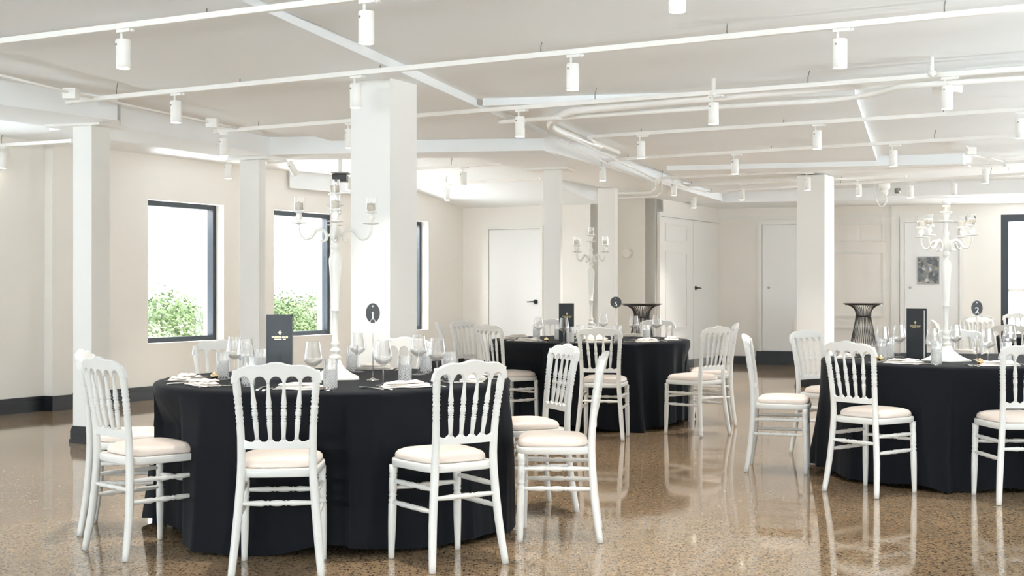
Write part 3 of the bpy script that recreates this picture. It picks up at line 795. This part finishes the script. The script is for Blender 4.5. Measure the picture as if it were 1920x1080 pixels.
# cutlery: laid flat, pointing +y
def fork_mesh():
    m = MB(); 
    pr = [(-.095,.007,.002),(-.07,.008,.003),(-.02,.0045,.006),(.02,.004,.007),(.035,.010,.004),(.048,.0115,.003)]
    m.loft([[(-w,y,z),(w,y,z),(w,y,z+.0025),(-w,y,z+.0025)] for y, w, z in pr])
    for i in range(4):
        x = -.0095+i*.0063
        m.loft([[(x-.0017,y,z),(x+.0017,y,z),(x+.0017,y,z+.002),(x-.0017,y,z+.002)] for y, z in ((.046,.003),(.07,.004),(.093,.008))])
    return m.mesh('fork', M_steel)
def knife_mesh():
    m = MB()
    pr = [(-.11,.008,.0045),(-.08,.0085,.005),(-.01,.006,.005),(0,.008,.003),(.06,.0095,.0016),(.10,.006,.0012),(.112,.001,.001)]
    m.loft([[(-w*.7,y,0.0005),(w,y,0.0005),(w,y,h+.0005),(-w*.7,y,h+.0005)] for y, w, h in pr]); return m.mesh('knife', M_steel)
def spoon_mesh():
    m = MB()
    pr = [(-.09,.007,.002,0),(-.06,.007,.003,0),(.0,.004,.006,0),(.035,.004,.006,0),(.045,.010,.004,.001),(.06,.018,.002,.002),(.075,.020,.001,.003),(.09,.015,.002,.002),(.098,.004,.005,.0)]
    m.loft([[(-w,y,z+d),(0,y,z-d*.3),(w,y,z+d),(w,y,z+d+.002),(0,y,z+.002),(-w,y,z+d+.002)] for y, w, z, d in pr]); return m.mesh('spoon', M_steel)
me_fork, me_knife, me_spoon = fork_mesh(), knife_mesh(), spoon_mesh()
def napkin_mesh(seed):
    rnd = random.Random(seed); m = MB()
    def sheet(w, l, z0, th, tw, ox, oy, lift):
        nx, ny = 16, 10; M = Matrix.Rotation(tw,4,'Z')
        ph = [rnd.uniform(0,6) for _ in range(4)]
        def h(u, v): return z0 + lift*(.5+.5*u) + .003*math.sin(5*u+ph[0])*math.cos(3*v+ph[1]) + .002*math.sin(9*v+ph[2])
        topv = []; botv = []
        for j in range(ny+1):
            for i in range(nx+1):
                u, v = -1+2*i/nx, -1+2*j/ny
                e = min(1-abs(u), 1-abs(v)); rr = min(1, e/.12)
                x = u*w/2*(1+.03*math.sin(4*v+ph[3])) ; y = v*l/2*(1+.03*math.sin(3*u+ph[0]))
                p = M @ Vector((x,y,0)); hh = max(h(u,v), z0)
                topv.append((p.x+ox,p.y+oy,hh+th*(.4+.6*math.sqrt(rr)))); botv.append((p.x+ox,p.y+oy,z0+(hh-z0)*.5))
        k = nx+1; n = len(topv); fs = []
        for j in range(ny):
            for i in range(nx):
                a = j*k+i; fs.append((a,a+1,a+1+k,a+k)); fs.append((n+a,n+a+k,n+a+1+k,n+a+1))
        for i in range(nx):
            fs.append((i,n+i,n+i+1,i+1)); a = ny*k+i; fs.append((a,a+1,n+a+1,n+a))
        for j in range(ny):
            a = j*k; fs.append((a,a+k,n+a+k,n+a)); a = j*k+nx; fs.append((a,n+a,n+a+k,a+k))
        m.add(topv+botv, fs, True)
    sheet(.23,.115,.0006,.006,rnd.uniform(-.08,.08),0,0,.002)
    sheet(.215,.10,.0085,.007,rnd.uniform(-.12,.12),.004,.004,.004)
    sheet(.17,.085,.019,.007,rnd.uniform(-.2,.2),-.008,.003,.005)
    return m.mesh('napkin', M_linen)
me_nap = [napkin_mesh(i) for i in range(4)]
def salt_mesh():
    m = MB(); m.lathe([(.012,0),(.014,.003),(.010,.006),(.016,.012),(.0195,.022),(.019,.030),(.014,.038),(.006,.042),(.004,.046),(.0005,.047)], 20); return m.mesh('salt_cellar', M_brass)
me_salt = salt_mesh()
def setting(tn, T, key, place, wine=True, tumb=True):
    x, y, rz = CH[key]
    dx, dy = x-T[0], y-T[1]; L_ = math.hypot(dx,dy); dx, dy = dx/L_, dy/L_
    tx, ty = -dy, dx           # along the edge; for a diner facing in, this is to the left
    face = math.atan2(dx, -dy)  # +y local points to table centre
    def at(r, s): return T[0]+dx*r+tx*s, T[1]+dy*r+ty*s
    z = TOP+.0012
    i = hash_(key)
    px, py = at(.765, .0)
    put('napkin', me_nap[i%4], px, py, z, face+R(90 if i%3==5 else 0)+R((i*37)%30-15), f'folded white napkin {place}', 'napkin', f'napkins on table {tn}')
    for nm, me, s in (('fork',me_fork,.150),('knife',me_knife,-.150),('spoon',me_spoon,-.182)):
        px, py = at(.765, -s if False else s)
        put(nm, me, px, py, z, face+R((i*53)%16-8), f'steel {nm} {place}', nm, f'{nm}s on table {tn}')
    if wine:
        px, py = at(.57, -.08); put('wine_glass', me_wine, px, py, z, 0, f'clear wine glass {place}', 'wine glass', f'wine glasses on table {tn}')
    if tumb:
        px, py = at(.63, -.19); put('tumbler', me_tumb, px, py, z, 0, f'cut-glass tumbler {place}', 'tumbler', f'tumblers on table {tn}')
def hash_(k): return sum(ord(c)*(i+3) for i, c in enumerate(k))
P1 = {'A1':'before the front chair at left of table one','A2':'before the hidden left chair of table one','A3':'before the chair seen square from behind at table one',
      'A4':'before the right front chair of table one','A5':'before the side-on chair of table one','A6':'before the half-turned right chair of table one',
      'A7':'before the chair by the thick column at table one','A8':'before the chair under the window at table one'}
P5 = {'B1':'before the near middle chair of table five','B2':'before the right front chair of table five','B3':'before the half-hidden right chair of table five',
      'B4':'before the chair by the wire bar table, table five','B5':'before the chair behind the menu of table five','B6':'before the nearest left chair of table five',
      'B7':'before the edge-on left chair of table five','B8':'before the greyish left chair of table five'}
P2 = {'D1':'before the left front chair of table two','D2':'before the cut-off chair of table two','D3':'before the side-on chair of table two',
      'D4':'before the rear left chair of table two','D5':'before the chair behind the candelabra of table two','D6':'before the far right chair of table two'}
for k, v in P1.items(): setting('one', T1, k, v, False, False)
for k, v in P5.items(): setting('five', T2, k, v, False, False)
for k, v in P2.items(): setting('two', T3, k, v, False, False)
def glasses(tn, wines, tumbs):
    for (x,y), d in wines: put('wine_glass', me_wine, x, y, TOP+.0012, 0, 'clear wine glass '+d, 'wine glass', 'wine glasses on table '+tn)
    for (x,y), d in tumbs: put('tumbler', me_tumb, x, y, TOP+.0012, .2, 'cut-glass tumbler '+d, 'tumbler', 'tumblers on table '+tn)
glasses('one', [((-1.455,6.80),'on table one, leftmost of all, behind another glass'),((-1.335,6.50),'on table one, just left of the menu, nearer of two'),((-.945,6.16),'on table one between the menu and the candelabra stem'),
   ((-.868,7.30),'on table one, tallest in view right of the candelabra'),((-.625,6.29),'on table one just right of the sign rod'),((-.51,7.08),'on table one by the thick column corner'),((-.383,6.62),'on table one behind the right front chair'),((-1.30,7.18),'on table one hidden behind the menu')],
  [((-1.50,6.72),'on table one, leftmost, at the cloth edge'),((-1.27,6.24),'on table one showing through the left chair back'),((-.845,6.03),'on table one, nearest, at the shoulder of the chair'),((-.915,7.42),'on table one behind the candelabra base'),
   ((-.525,6.36),'on table one, standing alone right of the sign'),((-.48,7.22),'on table one behind the wine glass by the column'),((-.32,6.70),'on table one behind the right front chair crest'),((-1.36,7.05),'on table one against the left side of the menu')])
glasses('five', [((.232,11.40),'on table five, leftmost'),((.44,10.98),'on table five in front of the menu'),((1.115,11.85),'on table five in front of the wire bar table'),((.88,12.5),'on table five showing above the near chair'),((.55,12.6),'on table five beyond the menu'),((1.35,12.1),'on table five at the right edge')],
  [((.22,11.66),'on table five, leftmost, on the edge'),((.42,11.85),'on table five left of the menu foot'),((.50,11.12),'on table five before the menu foot'),((1.21,11.64),'on table five right of the wine glass by the bar table'),((.80,12.3),'on table five beside the candelabra stem'),((.93,11.4),'on table five seen through the near chair'),((.60,11.44),'on table five left of the candelabra, through the chair')])
glasses('two', [((2.43,8.50),'on table two, leftmost, before the bar table'),((2.65,8.87),'on table two just left of the menu'),((2.63,8.10),'on table two just right of the menu'),((2.93,7.98),'on table two right of the sign rod'),((3.06,8.95),'on table two behind the candelabra'),((3.30,8.6),'on table two near the right edge of view'),((3.45,8.4),'on table two at the very right edge')],
  [((2.52,8.66),'on table two behind the leftmost wine glass'),((2.39,8.38),'on table two seen through the left chair crest'),((2.61,7.97),'on table two before the candelabra base'),((3.03,7.95),'on table two through the cut-off chair'),((2.80,8.95),'on table two behind the candelabra stem')])
for (x,y), d in (((-1.52,6.62),'small brass salt cellar on table one among the left glasses'),((2.32,8.30),'small brass salt cellar on table two through the chair crest, left of its pair'),((2.36,8.30),'small brass salt cellar on table two through the chair crest, right of its pair'),((2.86,7.92),'small brass salt cellar on table two before the sign foot'),((.30,11.3),'small brass salt cellar on table five at left')):
    put('salt_cellar', me_salt, x, y, TOP+.0012, 0, d, 'salt cellar', 'brass salt cellars')

# ------------------------------------------------------------------ candelabra
def make_candelabra():
    t = thing('candelabra', '', 'candelabra', (0,0,0))
    b = MB(); rings = []
    for h, z in ((.122,0),(.122,.007),(.112,.011),(.085,.025),(.060,.045),(.040,.070),(.030,.092),(.028,.10)):
        k = .0 if h > .05 else .3
        ring = []
        for i in range(32):
            a = 2*PI*(i+.5)/32; c, s = math.cos(a), math.sin(a)
            q = max(abs(c),abs(s)); f = (1/q)*(1-k)+k
            ring.append((h*c*f, h*s*f, z))
        rings.append(ring)
    b.loft(rings, smooth=False); b.build('base', M_candel, t)
    s = MB(); s.lathe([(.024,.10),(.031,.106),(.031,.116),(.020,.124),(.020,.135),(.027,.142),(.027,.152),(.018,.16),(.018,.17),(.023,.178),(.023,.186),(.015,.20),(.0135,.235),(.015,.30),(.017,.35),(.021,.353),(.021,.360),(.017,.364),(.021,.42),(.027,.52),(.0325,.60),(.033,.625),(.028,.645),(.017,.66),(.013,.67),(.020,.68),(.024,.692),(.020,.706),(.012,.715),(.020,.722),(.024,.735),(.027,.755),(.027,.775),(.017,.79),(.014,.81),(.020,.825),(.020,.835),(.012,.845),(.010,.88),(.012,.90),(.045,.905),(.045,.909),(.016,.912),(.013,.925),(.022,.945),(.018,.958),(.037,.962),(.037,.970),(.0001,.970)], 28, cap1=False)
    s.build('stem', M_candel, t)
    for k in range(4):
        Mr = Matrix.Rotation(k*PI/2,4,'Z')
        pts = [(.062,.727),(.070,.720),(.060,.718),(.045,.728),(.045,.752),(.058,.774),(.078,.781),(.100,.770),(.117,.747),(.132,.733),(.150,.730),(.168,.738),(.181,.757),(.187,.78),(.187,.815)]
        p3 = smoothpts([Mr @ Vector((r,0,z)) for r, z in pts], 4)
        n = len(p3)
        a = MB().tube(p3, [.006+.003*math.sin(PI*min(1,i/n*1.3)) if i > 3 else .006 for i in range(n)], 10)
        a.tube([Mr @ Vector((.012,0,.755)), Mr @ Vector((.046,0,.745))], .008, 10)
        ao = a.build('arm', M_candel, t)
        c = Mr @ Vector((.187,0,0))
        d = MB(); d.lathe([(.006,.806),(.042,.811),(.042,.815),(.010,.816)], 24, c=c); d.build('drip_pan', M_candel, ao)
        d = MB(); d.lathe([(.010,.815),(.009,.822),(.015,.832),(.020,.842),(.017,.852),(.013,.857),(.016,.866),(.033,.870),(.033,.876),(.0001,.877)], 24, c=c, cap1=False); d.build('candle_cup', M_candel, ao)
    return t
cand0 = make_candelabra(); register(cand0)
def glass_candle(name):
    t = thing(name, '', 'candle', (0,0,0))
    g = MB(); g.lathe(crisp([(.0005,0.0),(.0265,0.0),(.0265,.070),(.0252,.070),(.0252,.002),(.0005,.002)],.0003), 28, cap0=False, cap1=False); g.build('glass_sleeve', M_glass, t)
    c = MB(); c.lathe([(.0005,.003),(.0225,.003),(.0228,.036),(.020,.040),(.004,.038),(.0005,.038)], 24, cap0=False, cap1=False); c.build('wax', M_wax, t)
    w = MB(); w.tube([(0,0,.037),(.001,0,.048)], .0012, 6); w.build('wick', M_black, t)
    return t
vot0 = glass_candle('glass_candle'); register(vot0)
vused = [False]
def votive(x, y, z, label, group):
    if not vused[0]:
        vused[0] = True; vot0.location = (x,y,z); vot0['label'] = label; vot0['group'] = group; return
    copy_tree(vot0, (x,y,z), 0, label, group)
POS4 = ['right-hand','rearmost','left-hand','nearest']
for i, (nm, x, y, rot, lab) in enumerate((('one',-.925,6.78,8,'tall white candelabra with glass candle sleeves on table one'),('five',.735,12.05,40,'tall white candelabra on table five, furthest back'),('two',2.82,8.42,38,'tall white candelabra on table two, at the right'))):
    z = TOP+.0012
    if i == 0: cand0.location = (x,y,z); cand0.rotation_euler = (0,0,R(rot)); cand0['label'] = lab; cand0['group'] = 'white candelabras'
    else: copy_tree(cand0, (x,y,z), R(rot), lab, 'white candelabras')
    votive(x, y, z+.9705, f'glass-sleeved candle on the top of the table {nm} candelabra', f'candles on the table {nm} candelabra')
    for k in range(4):
        a = R(rot)+k*PI/2
        nmk = POS4[k] if i == 0 else ['rear right','rear left','front left','front right'][k]
        votive(x+.187*math.cos(a), y+.187*math.sin(a), z+.8775, f'glass-sleeved candle on the {nmk} arm of the table {nm} candelabra', f'candles on the table {nm} candelabra')

# ------------------------------------------------------------------ menus and signs
def text_mesh(s, size, m, name, ext_=.0004, align='CENTER', sx=1.0):
    cu = bpy.data.curves.new(name, 'FONT'); cu.body = s; cu.size = size; cu.extrude = ext_; cu.align_x = align
    ob = bpy.data.objects.new('tmp', cu); C.objects.link(ob)
    dg = bpy.context.evaluated_depsgraph_get(); me = bpy.data.meshes.new_from_object(ob.evaluated_get(dg))
    bpy.data.objects.remove(ob); me.name = name; me.materials.clear(); me.materials.append(m)
    for v in me.vertices: v.co.x *= sx
    return me
def fleur(w, m, name='emblem', th=.0006):
    """a small lily emblem, about 1.3 w tall, in the xz plane"""
    mb = MB()
    def poly(pts):
        n = len(pts); mb.add([(x*w,-th,z*w) for x, z in pts]+[(x*w,0,z*w) for x, z in pts], [tuple(range(n)), tuple(range(n,2*n))[::-1]]+[(i,i+n,(i+1)%n+n,(i+1)%n) for i in range(n)])
    poly([(0,.75),(.10,.52),(.15,.32),(.10,.1),(.05,-.05),(-.05,-.05),(-.10,.1),(-.15,.32),(-.10,.52)])
    for s in (-1,1):
        poly([(s*.06,-.05),(s*.12,.12),(s*.22,.27),(s*.36,.33),(s*.47,.25),(s*.5,.1),(s*.42,.02),(s*.36,.08),(s*.37,.16),(s*.30,.17),(s*.22,.06),(s*.16,-.05)])
        poly([(s*.05,-.16),(s*.10,-.30),(s*.22,-.38),(s*.12,-.42),(s*.02,-.36),(s*.02,-.16)])
    poly([(-.22,-.05),(.22,-.05),(.22,-.16),(-.22,-.16)])
    poly([(0,-.16),(.05,-.35),(0,-.55),(-.05,-.35)])
    return mb.mesh(name, m)
def link(name, me, parent, loc, rot=(0,0,0), label=None):
    o = bpy.data.objects.new(name, me); C.objects.link(o); o.parent = parent; o.location = loc; o.rotation_euler = rot
    if label: o['label'] = label
    return o
me_words = text_mesh('WOLSTORE HOUSE', .0118, M_gold, 'lettering')
_w = max(v.co.x for v in me_words.vertices)-min(v.co.x for v in me_words.vertices)
for v in me_words.vertices: v.co.x *= .084/_w
def sub_mesh():
    m = MB(); x = -.028
    rnd = random.Random(2)
    while x < .028:
        w = rnd.choice([.0022,.003,.0026])
        if abs(x-.012) > .003: m.box((x,-.0005,-.0016),(x+w,0,.0016))
        x += w+.0012
    return m.mesh('small_print', M_gold)
me_sub = sub_mesh(); me_lily_m = fleur(.019, M_gold)
def menu(x, y, rz, label, open_right):
    t = thing('menu_folder', label, 'menu', (x,y,TOP+.0012), rz, 'standing menu folders')
    w, h = .130, .338
    th = R(14)
    m = MB(); m.box((-w/2,-.002,0),(w/2,.002,h)); m.build('front_cover', M_menu, t, bevel=.001)
    # back cover hinged at the left, opening a little
    Mb = Matrix.Translation((-w/2,.006,0)) @ Matrix.Rotation(th,4,'Z')
    m = MB(); m.box((0,.0,0),(w,.004,h), Mb); m.build('back_cover', M_menu, t)
    m = MB(); m.box((-w/2-.004,-.002,0),(-w/2,.010,h)); m.build('spine', M_menu, t)
    Mp = Matrix.Translation((-w/2,.0045,0)) @ Matrix.Rotation(th*.5,4,'Z')
    m = MB(); m.box((.006,.0,.008),(w-.002,.003,h-.012), Mp); m.build('pages', M_paper, t, 'white pages')
    link('lettering', me_words, t, (.002,-.0026,h*.648), (R(90),0,0), 'gold lettering')
    link('small_print', me_sub, t, (.002,-.0026,h*.630), (0,0,0), 'fine gold line of print')
    link('emblem', me_lily_m, t, (.002,-.0024,h*.722), (0,0,0), 'gold lily emblem')
    return t
menu(-1.187, 6.62, R(-3), 'standing black menu folder with gold lettering on table one, nearest of three', False)
menu(.483, 11.45, R(4), 'standing black menu folder on table five, smallest in view', False)
menu(2.66, 8.55, R(-55), 'standing black menu folder on table two with white page edge showing', True)
def digit1(m):
    mb = MB(); th = .0006
    def poly(pts):
        n = len(pts); mb.add([(x,-th,z) for x, z in pts]+[(x,0,z) for x, z in pts], [tuple(range(n)), tuple(range(n,2*n))[::-1]]+[(i,i+n,(i+1)%n+n,(i+1)%n) for i in range(n)])
    poly([(-.0035,0),(.0035,0),(.0035,.038),(.0012,.040),(-.006,.034),(-.006,.032),(-.0035,.0335)])
    poly([(-.008,0),(.008,0),(.008,.0022),(-.008,.0022)])
    return mb.mesh('numeral', m)
def numeral(s):
    if s == '1': return digit1(M_wtext), 0
    return text_mesh(s, .056, M_wtext, 'numeral'), R(90)
def sign(s, x, y, rz, w, h, zc, label):
    t = thing('table_sign', label, 'table number', (x,y,TOP+.0012), rz, 'table number signs')
    zc -= TOP
    b = MB(); b.lathe([(.0005,0),(.033,0),(.033,.002),(.020,.006),(.006,.012),(.0025,.016)], 28); b.build('foot', M_steel, t)
    r = MB(); r.tube([(0,0,.012),(0,0,zc-h/2-.006)], .0019, 8); r.build('rod', M_steel, t)
    c = MB(); n = 48
    c.loft([[(w/2*k*math.cos(2*PI*i/n), yy, zc+h/2*k*math.sin(2*PI*i/n)) for i in range(n)] for k, yy in ((.985,-.0015),(1,-.001),(1,.001),(.985,.0015))], smooth=False)
    c.build('card', M_card, t)
    q = MB(); rr = .0125
    q.tube([(rr*math.cos(a),-.0035,zc-h/2+.006+rr*math.sin(a)) for a in [R(-90+i*15) for i in range(25)]], .0013, 8, cap=False); q.build('clip_ring', M_steel, t, 'wire clip ring')
    me, rx = numeral(s)
    link('numeral', me, t, (0,-.0022,zc-.033 if s == '1' else zc-.034), (rx,0,0), 'white numeral')
    link('emblem', fleur(.0095, M_wtext), t, (0,-.002,zc+.034), (0,0,0), 'white lily emblem')
sign('1', -.715, 6.66, 0, .072, .102, 1.105, 'oval black number sign reading one on a thin rod')
sign('5', .95, 11.85, R(-6), .102, .102, 1.103, 'round black number sign reading five on a thin rod')
sign('2', 3.035, 8.46, R(-18), .070, .098, 1.103, 'oval black number sign reading two on a thin rod')

# ------------------------------------------------------------------ wire bar tables
def make_bar_table():
    t = thing('bar_table', '', 'bar table', (0,0,0), 0, 'wire bar tables at the back')
    H = 1.035
    prof = [(0,.25),(.3,.20),(.56,.153),(.75,.115),(.86,.098),(.92,.104),(.965,.132),(.995,.175),(1.012,.212),(1.02,.238)]
    m = MB(); m.lathe([(.0005,1.022),(.25,1.022),(.262,1.028),(.262,1.032),(.25,1.035),(.0005,1.035)], 48, cap0=False, cap1=False); m.build('top', M_darkmetal, t)
    for k in range(36):
        a = 2*PI*k/36; tw = .35
        pts = []
        for z, r in prof:
            aa = a+tw*(z/H)
            pts.append((r*math.cos(aa), r*math.sin(aa), z+.006))
        MB().tube(smoothpts(pts,3), .0036, 6).build('wire', M_darkmetal, t)
    for z, r in ((.01,.25),(.86,.099),(1.016,.232)):
        q = MB(); q.tube([(r*math.cos(2*PI*i/40), r*math.sin(2*PI*i/40), z) for i in range(41)], .006, 8, cap=False); q.build('ring', M_darkmetal, t)
    return t
bt0 = make_bar_table(); register(bt0)
p = Vector(((1203-960)/F*16.6, 16.6, 0)); bt0.location = p; bt0['label'] = 'flared dark wire bar table behind the number five sign'
q = Vector(((1619-960)/F*17.1, 17.1, 0)); copy_tree(bt0, q, .1, 'flared dark wire bar table right of the far column')

# ------------------------------------------------------------------ outside the windows
gr = MB(); gr.prism([W(-40,-20), W(LU-.35,-20), W(LU-.35,40), W(-40,40)], -.25, -.15); gr.prism([W(LU-.35,-20), W(30,-20), W(30,-9.8), W(LU-.35,-9.8)], -.25, -.15)
gr.prism([W(6,-9.8), W(40,-9.8), W(40,40), W(16,40)], -.25,-.15)
struct(gr.build('exterior_ground', M_pave))['label'] = 'pale ground outside the windows'
nb = MB(); nb.prism([W(-17.5,10.5), W(-17.2,10.5), W(-17.2,40), W(-17.5,40)], -.15, 6); nb.box
o = struct(nb.build('exterior_wall', M_render)); o['label'] = 'white neighbouring building outside the windows'
vt = MB(); c = W(-17.0,19.6,1.35); vt.box((c.x-.12,c.y-.12,c.z-.2),(c.x+.12,c.y+.12,c.z+.2)); tag(vt.build('meter_box', M_frame), 'small grey meter box on the neighbouring wall', 'meter box')
def shrub(name, base, rad, h, m, label, seed, nleaf=4200):
    rnd = random.Random(seed); t = thing(name, label, 'shrub', base, 0, 'shrubs outside the windows')
    mb = MB()
    lumps = [(Vector((rnd.uniform(-.6,.6)*rad, rnd.uniform(-.6,.6)*rad, h*rnd.uniform(.45,.85))), rad*rnd.uniform(.35,.6)) for _ in range(9)]
    for _ in range(nleaf):
        c, r = rnd.choice(lumps)
        d = Vector((rnd.gauss(0,1),rnd.gauss(0,1),rnd.gauss(0,1))).normalized()
        p = c + d*r*rnd.uniform(.6,1.05)
        if p.z < .05: continue
        n = (d+Vector((rnd.uniform(-.7,.7),rnd.uniform(-.7,.7),rnd.uniform(-.2,.9)))).normalized()
        x = n.cross(Vector((rnd.uniform(-1,1),rnd.uniform(-1,1),rnd.uniform(-1,1)))).normalized(); y = n.cross(x)
        l = rnd.uniform(.045,.085); w = l*.5
        mb.add([p-x*l*.5, p+y*w*.5-n*.004, p+x*l*.5, p-y*w*.5-n*.004], [(0,1,2,3)], False)
    mb.build('foliage', m, t)
    s = MB()
    for c, r in lumps: s.tube([(0,0,0), tuple(c*.5+Vector((0,0,.05))), tuple(c)], [.02,.014,.006], 6)
    s.build('stem', M_bark, t)
    return t
def outp(px, u, z=0):   # plan position on the line u = const seen at px
    t = (px-960)/F
    v = (t*(-U.y*0 + u*U.y) - u*U.x) / (V.x - t*V.y)
    return W(u, v, -.15)
SH = [('flowering_shrub',292,-12.6,.7,0.78,M_leaf2,'pale flowering shrub at lower left outside the first window'),('shrub',342,-13.4,.85,1.19,M_leaf,'green leafy shrub in the middle of the first window'),
      ('shrub',388,-14.6,.7,1.11,M_leaf2,'silvery shrub at right of the first window'),('shrub',300,-15.2,.7,0.86,M_leaf,'low green shrub further back outside the first window'),
      ('shrub',535,-12.9,.7,1.15,M_leaf,'green shrub at left outside the second window'),('shrub',592,-13.6,.8,1.19,M_leaf2,'pale shrub at right outside the second window'),('shrub',560,-15.2,.8,1.23,M_leaf,'further green shrub outside the second window')]
for i, (nm, px, u, rad, h, m, lb) in enumerate(SH): shrub(nm, outp(px,u), rad, h, m, lb, 20+i)

# ------------------------------------------------------------------ light
w = bpy.data.worlds.new('sky'); SC.world = w; w.use_nodes = True
bg = w.node_tree.nodes['Background']; bg.inputs['Color'].default_value = (.88,.95,1,1); bg.inputs['Strength'].default_value = 3.2
def daylight(name, p, d, sx, sy, e, col=(.81,.93,1), spread=180):  # area lamp added near an opening as fill
    l = bpy.data.lights.new(name,'AREA'); l.shape = 'RECTANGLE'; l.size = sx; l.size_y = sy; l.energy = e; l.color = col; l.spread = R(spread)
    o = bpy.data.objects.new(name, l); C.objects.link(o); o.location = p
    o.rotation_euler = Vector(d).to_track_quat('-Z','Z').to_euler(); return o
for i in range(6):
    daylight('window_daylight', W(LU+.4+i*2.1+.9, BV-.3, 1.2), V+Vector((0,0,.95)), 1.35, 1.5, (18,23,34,58,92,115)[i], spread=130)
for i in range(6):
    daylight('ground_daylight', W(LU+.4+i*2.1+.9, BV-.3, .75), V+Vector((0,0,.62)), 1.35, .6, (34,45,65,95,130,155)[i], spread=80)  # added low row of uplights in place of ground bounce, lifts the ceiling
for v0 in (6.7, 4.6, 2.5, .4, -1.7, -3.8):
    daylight('window_daylight', W(LU-.36, v0+.65, 1.3), U+Vector((0,0,1.3)), 1.2, 1.9, 14, spread=120)
for i in range(3,11):
    s = 3.3+i*2.6; p = MR @ Vector((s, .27, .65)); daylight('window_daylight', p, -(MR.to_3x3() @ Vector((0,1,0)))+Vector((0,0,.95)), 1.5, .9, (0,0,0,34,38,46,62,70,75,80,80)[i], (.84,.94,1), 80)  # added uplights at the unseen right openings, brighten the ceiling

for v0, e in ((11.1,34),(13.25,60),(15.45,95)):
    daylight('sky_daylight', W(LU-.95, v0, 2.75), U-Vector((0,0,.35))+V*.25, 1.3, .6, e, (.97,.985,1))  # added lamps hidden above the window heads, brighten the end wall
for v0, e in ((11.08,34),(13.25,34),(15.45,24)):
    daylight('ground_daylight', W(LU-.75, v0, .25), U+Vector((0,0,1.0)), 1.2, .45, e, (.90,.97,1), 110)  # added lamps hidden below the sills, brighten the left ceiling
p = MF @ Vector((5.7, .5, 1.4)); daylight('window_daylight', p, -FN-FD*.4+Vector((0,0,.2)), 1.5, 2.0, 130, (.92,.97,1))
# ------------------------------------------------------------------ camera
cam = bpy.data.cameras.new('camera'); cam.sensor_width = 36; cam.lens = F/1920*36; cam.clip_end = 200
co = bpy.data.objects.new('camera', cam); C.objects.link(co); co.location = (0,0,EYE); co.rotation_euler = (R(90),0,0)
SC.camera = co
SC.view_settings.view_transform = 'Standard'; SC.view_settings.look = 'None'; SC.view_settings.gamma = 1; SC.view_settings.use_curve_mapping = False
SC.view_settings.exposure = 0.83
SC.cycles.use_denoising = True
SC.cycles.max_bounces = 14; SC.cycles.diffuse_bounces = 8; SC.cycles.glossy_bounces = 6; SC.cycles.transmission_bounces = 12; SC.cycles.transparent_max_bounces = 12
SC.cycles.sample_clamp_indirect = 8
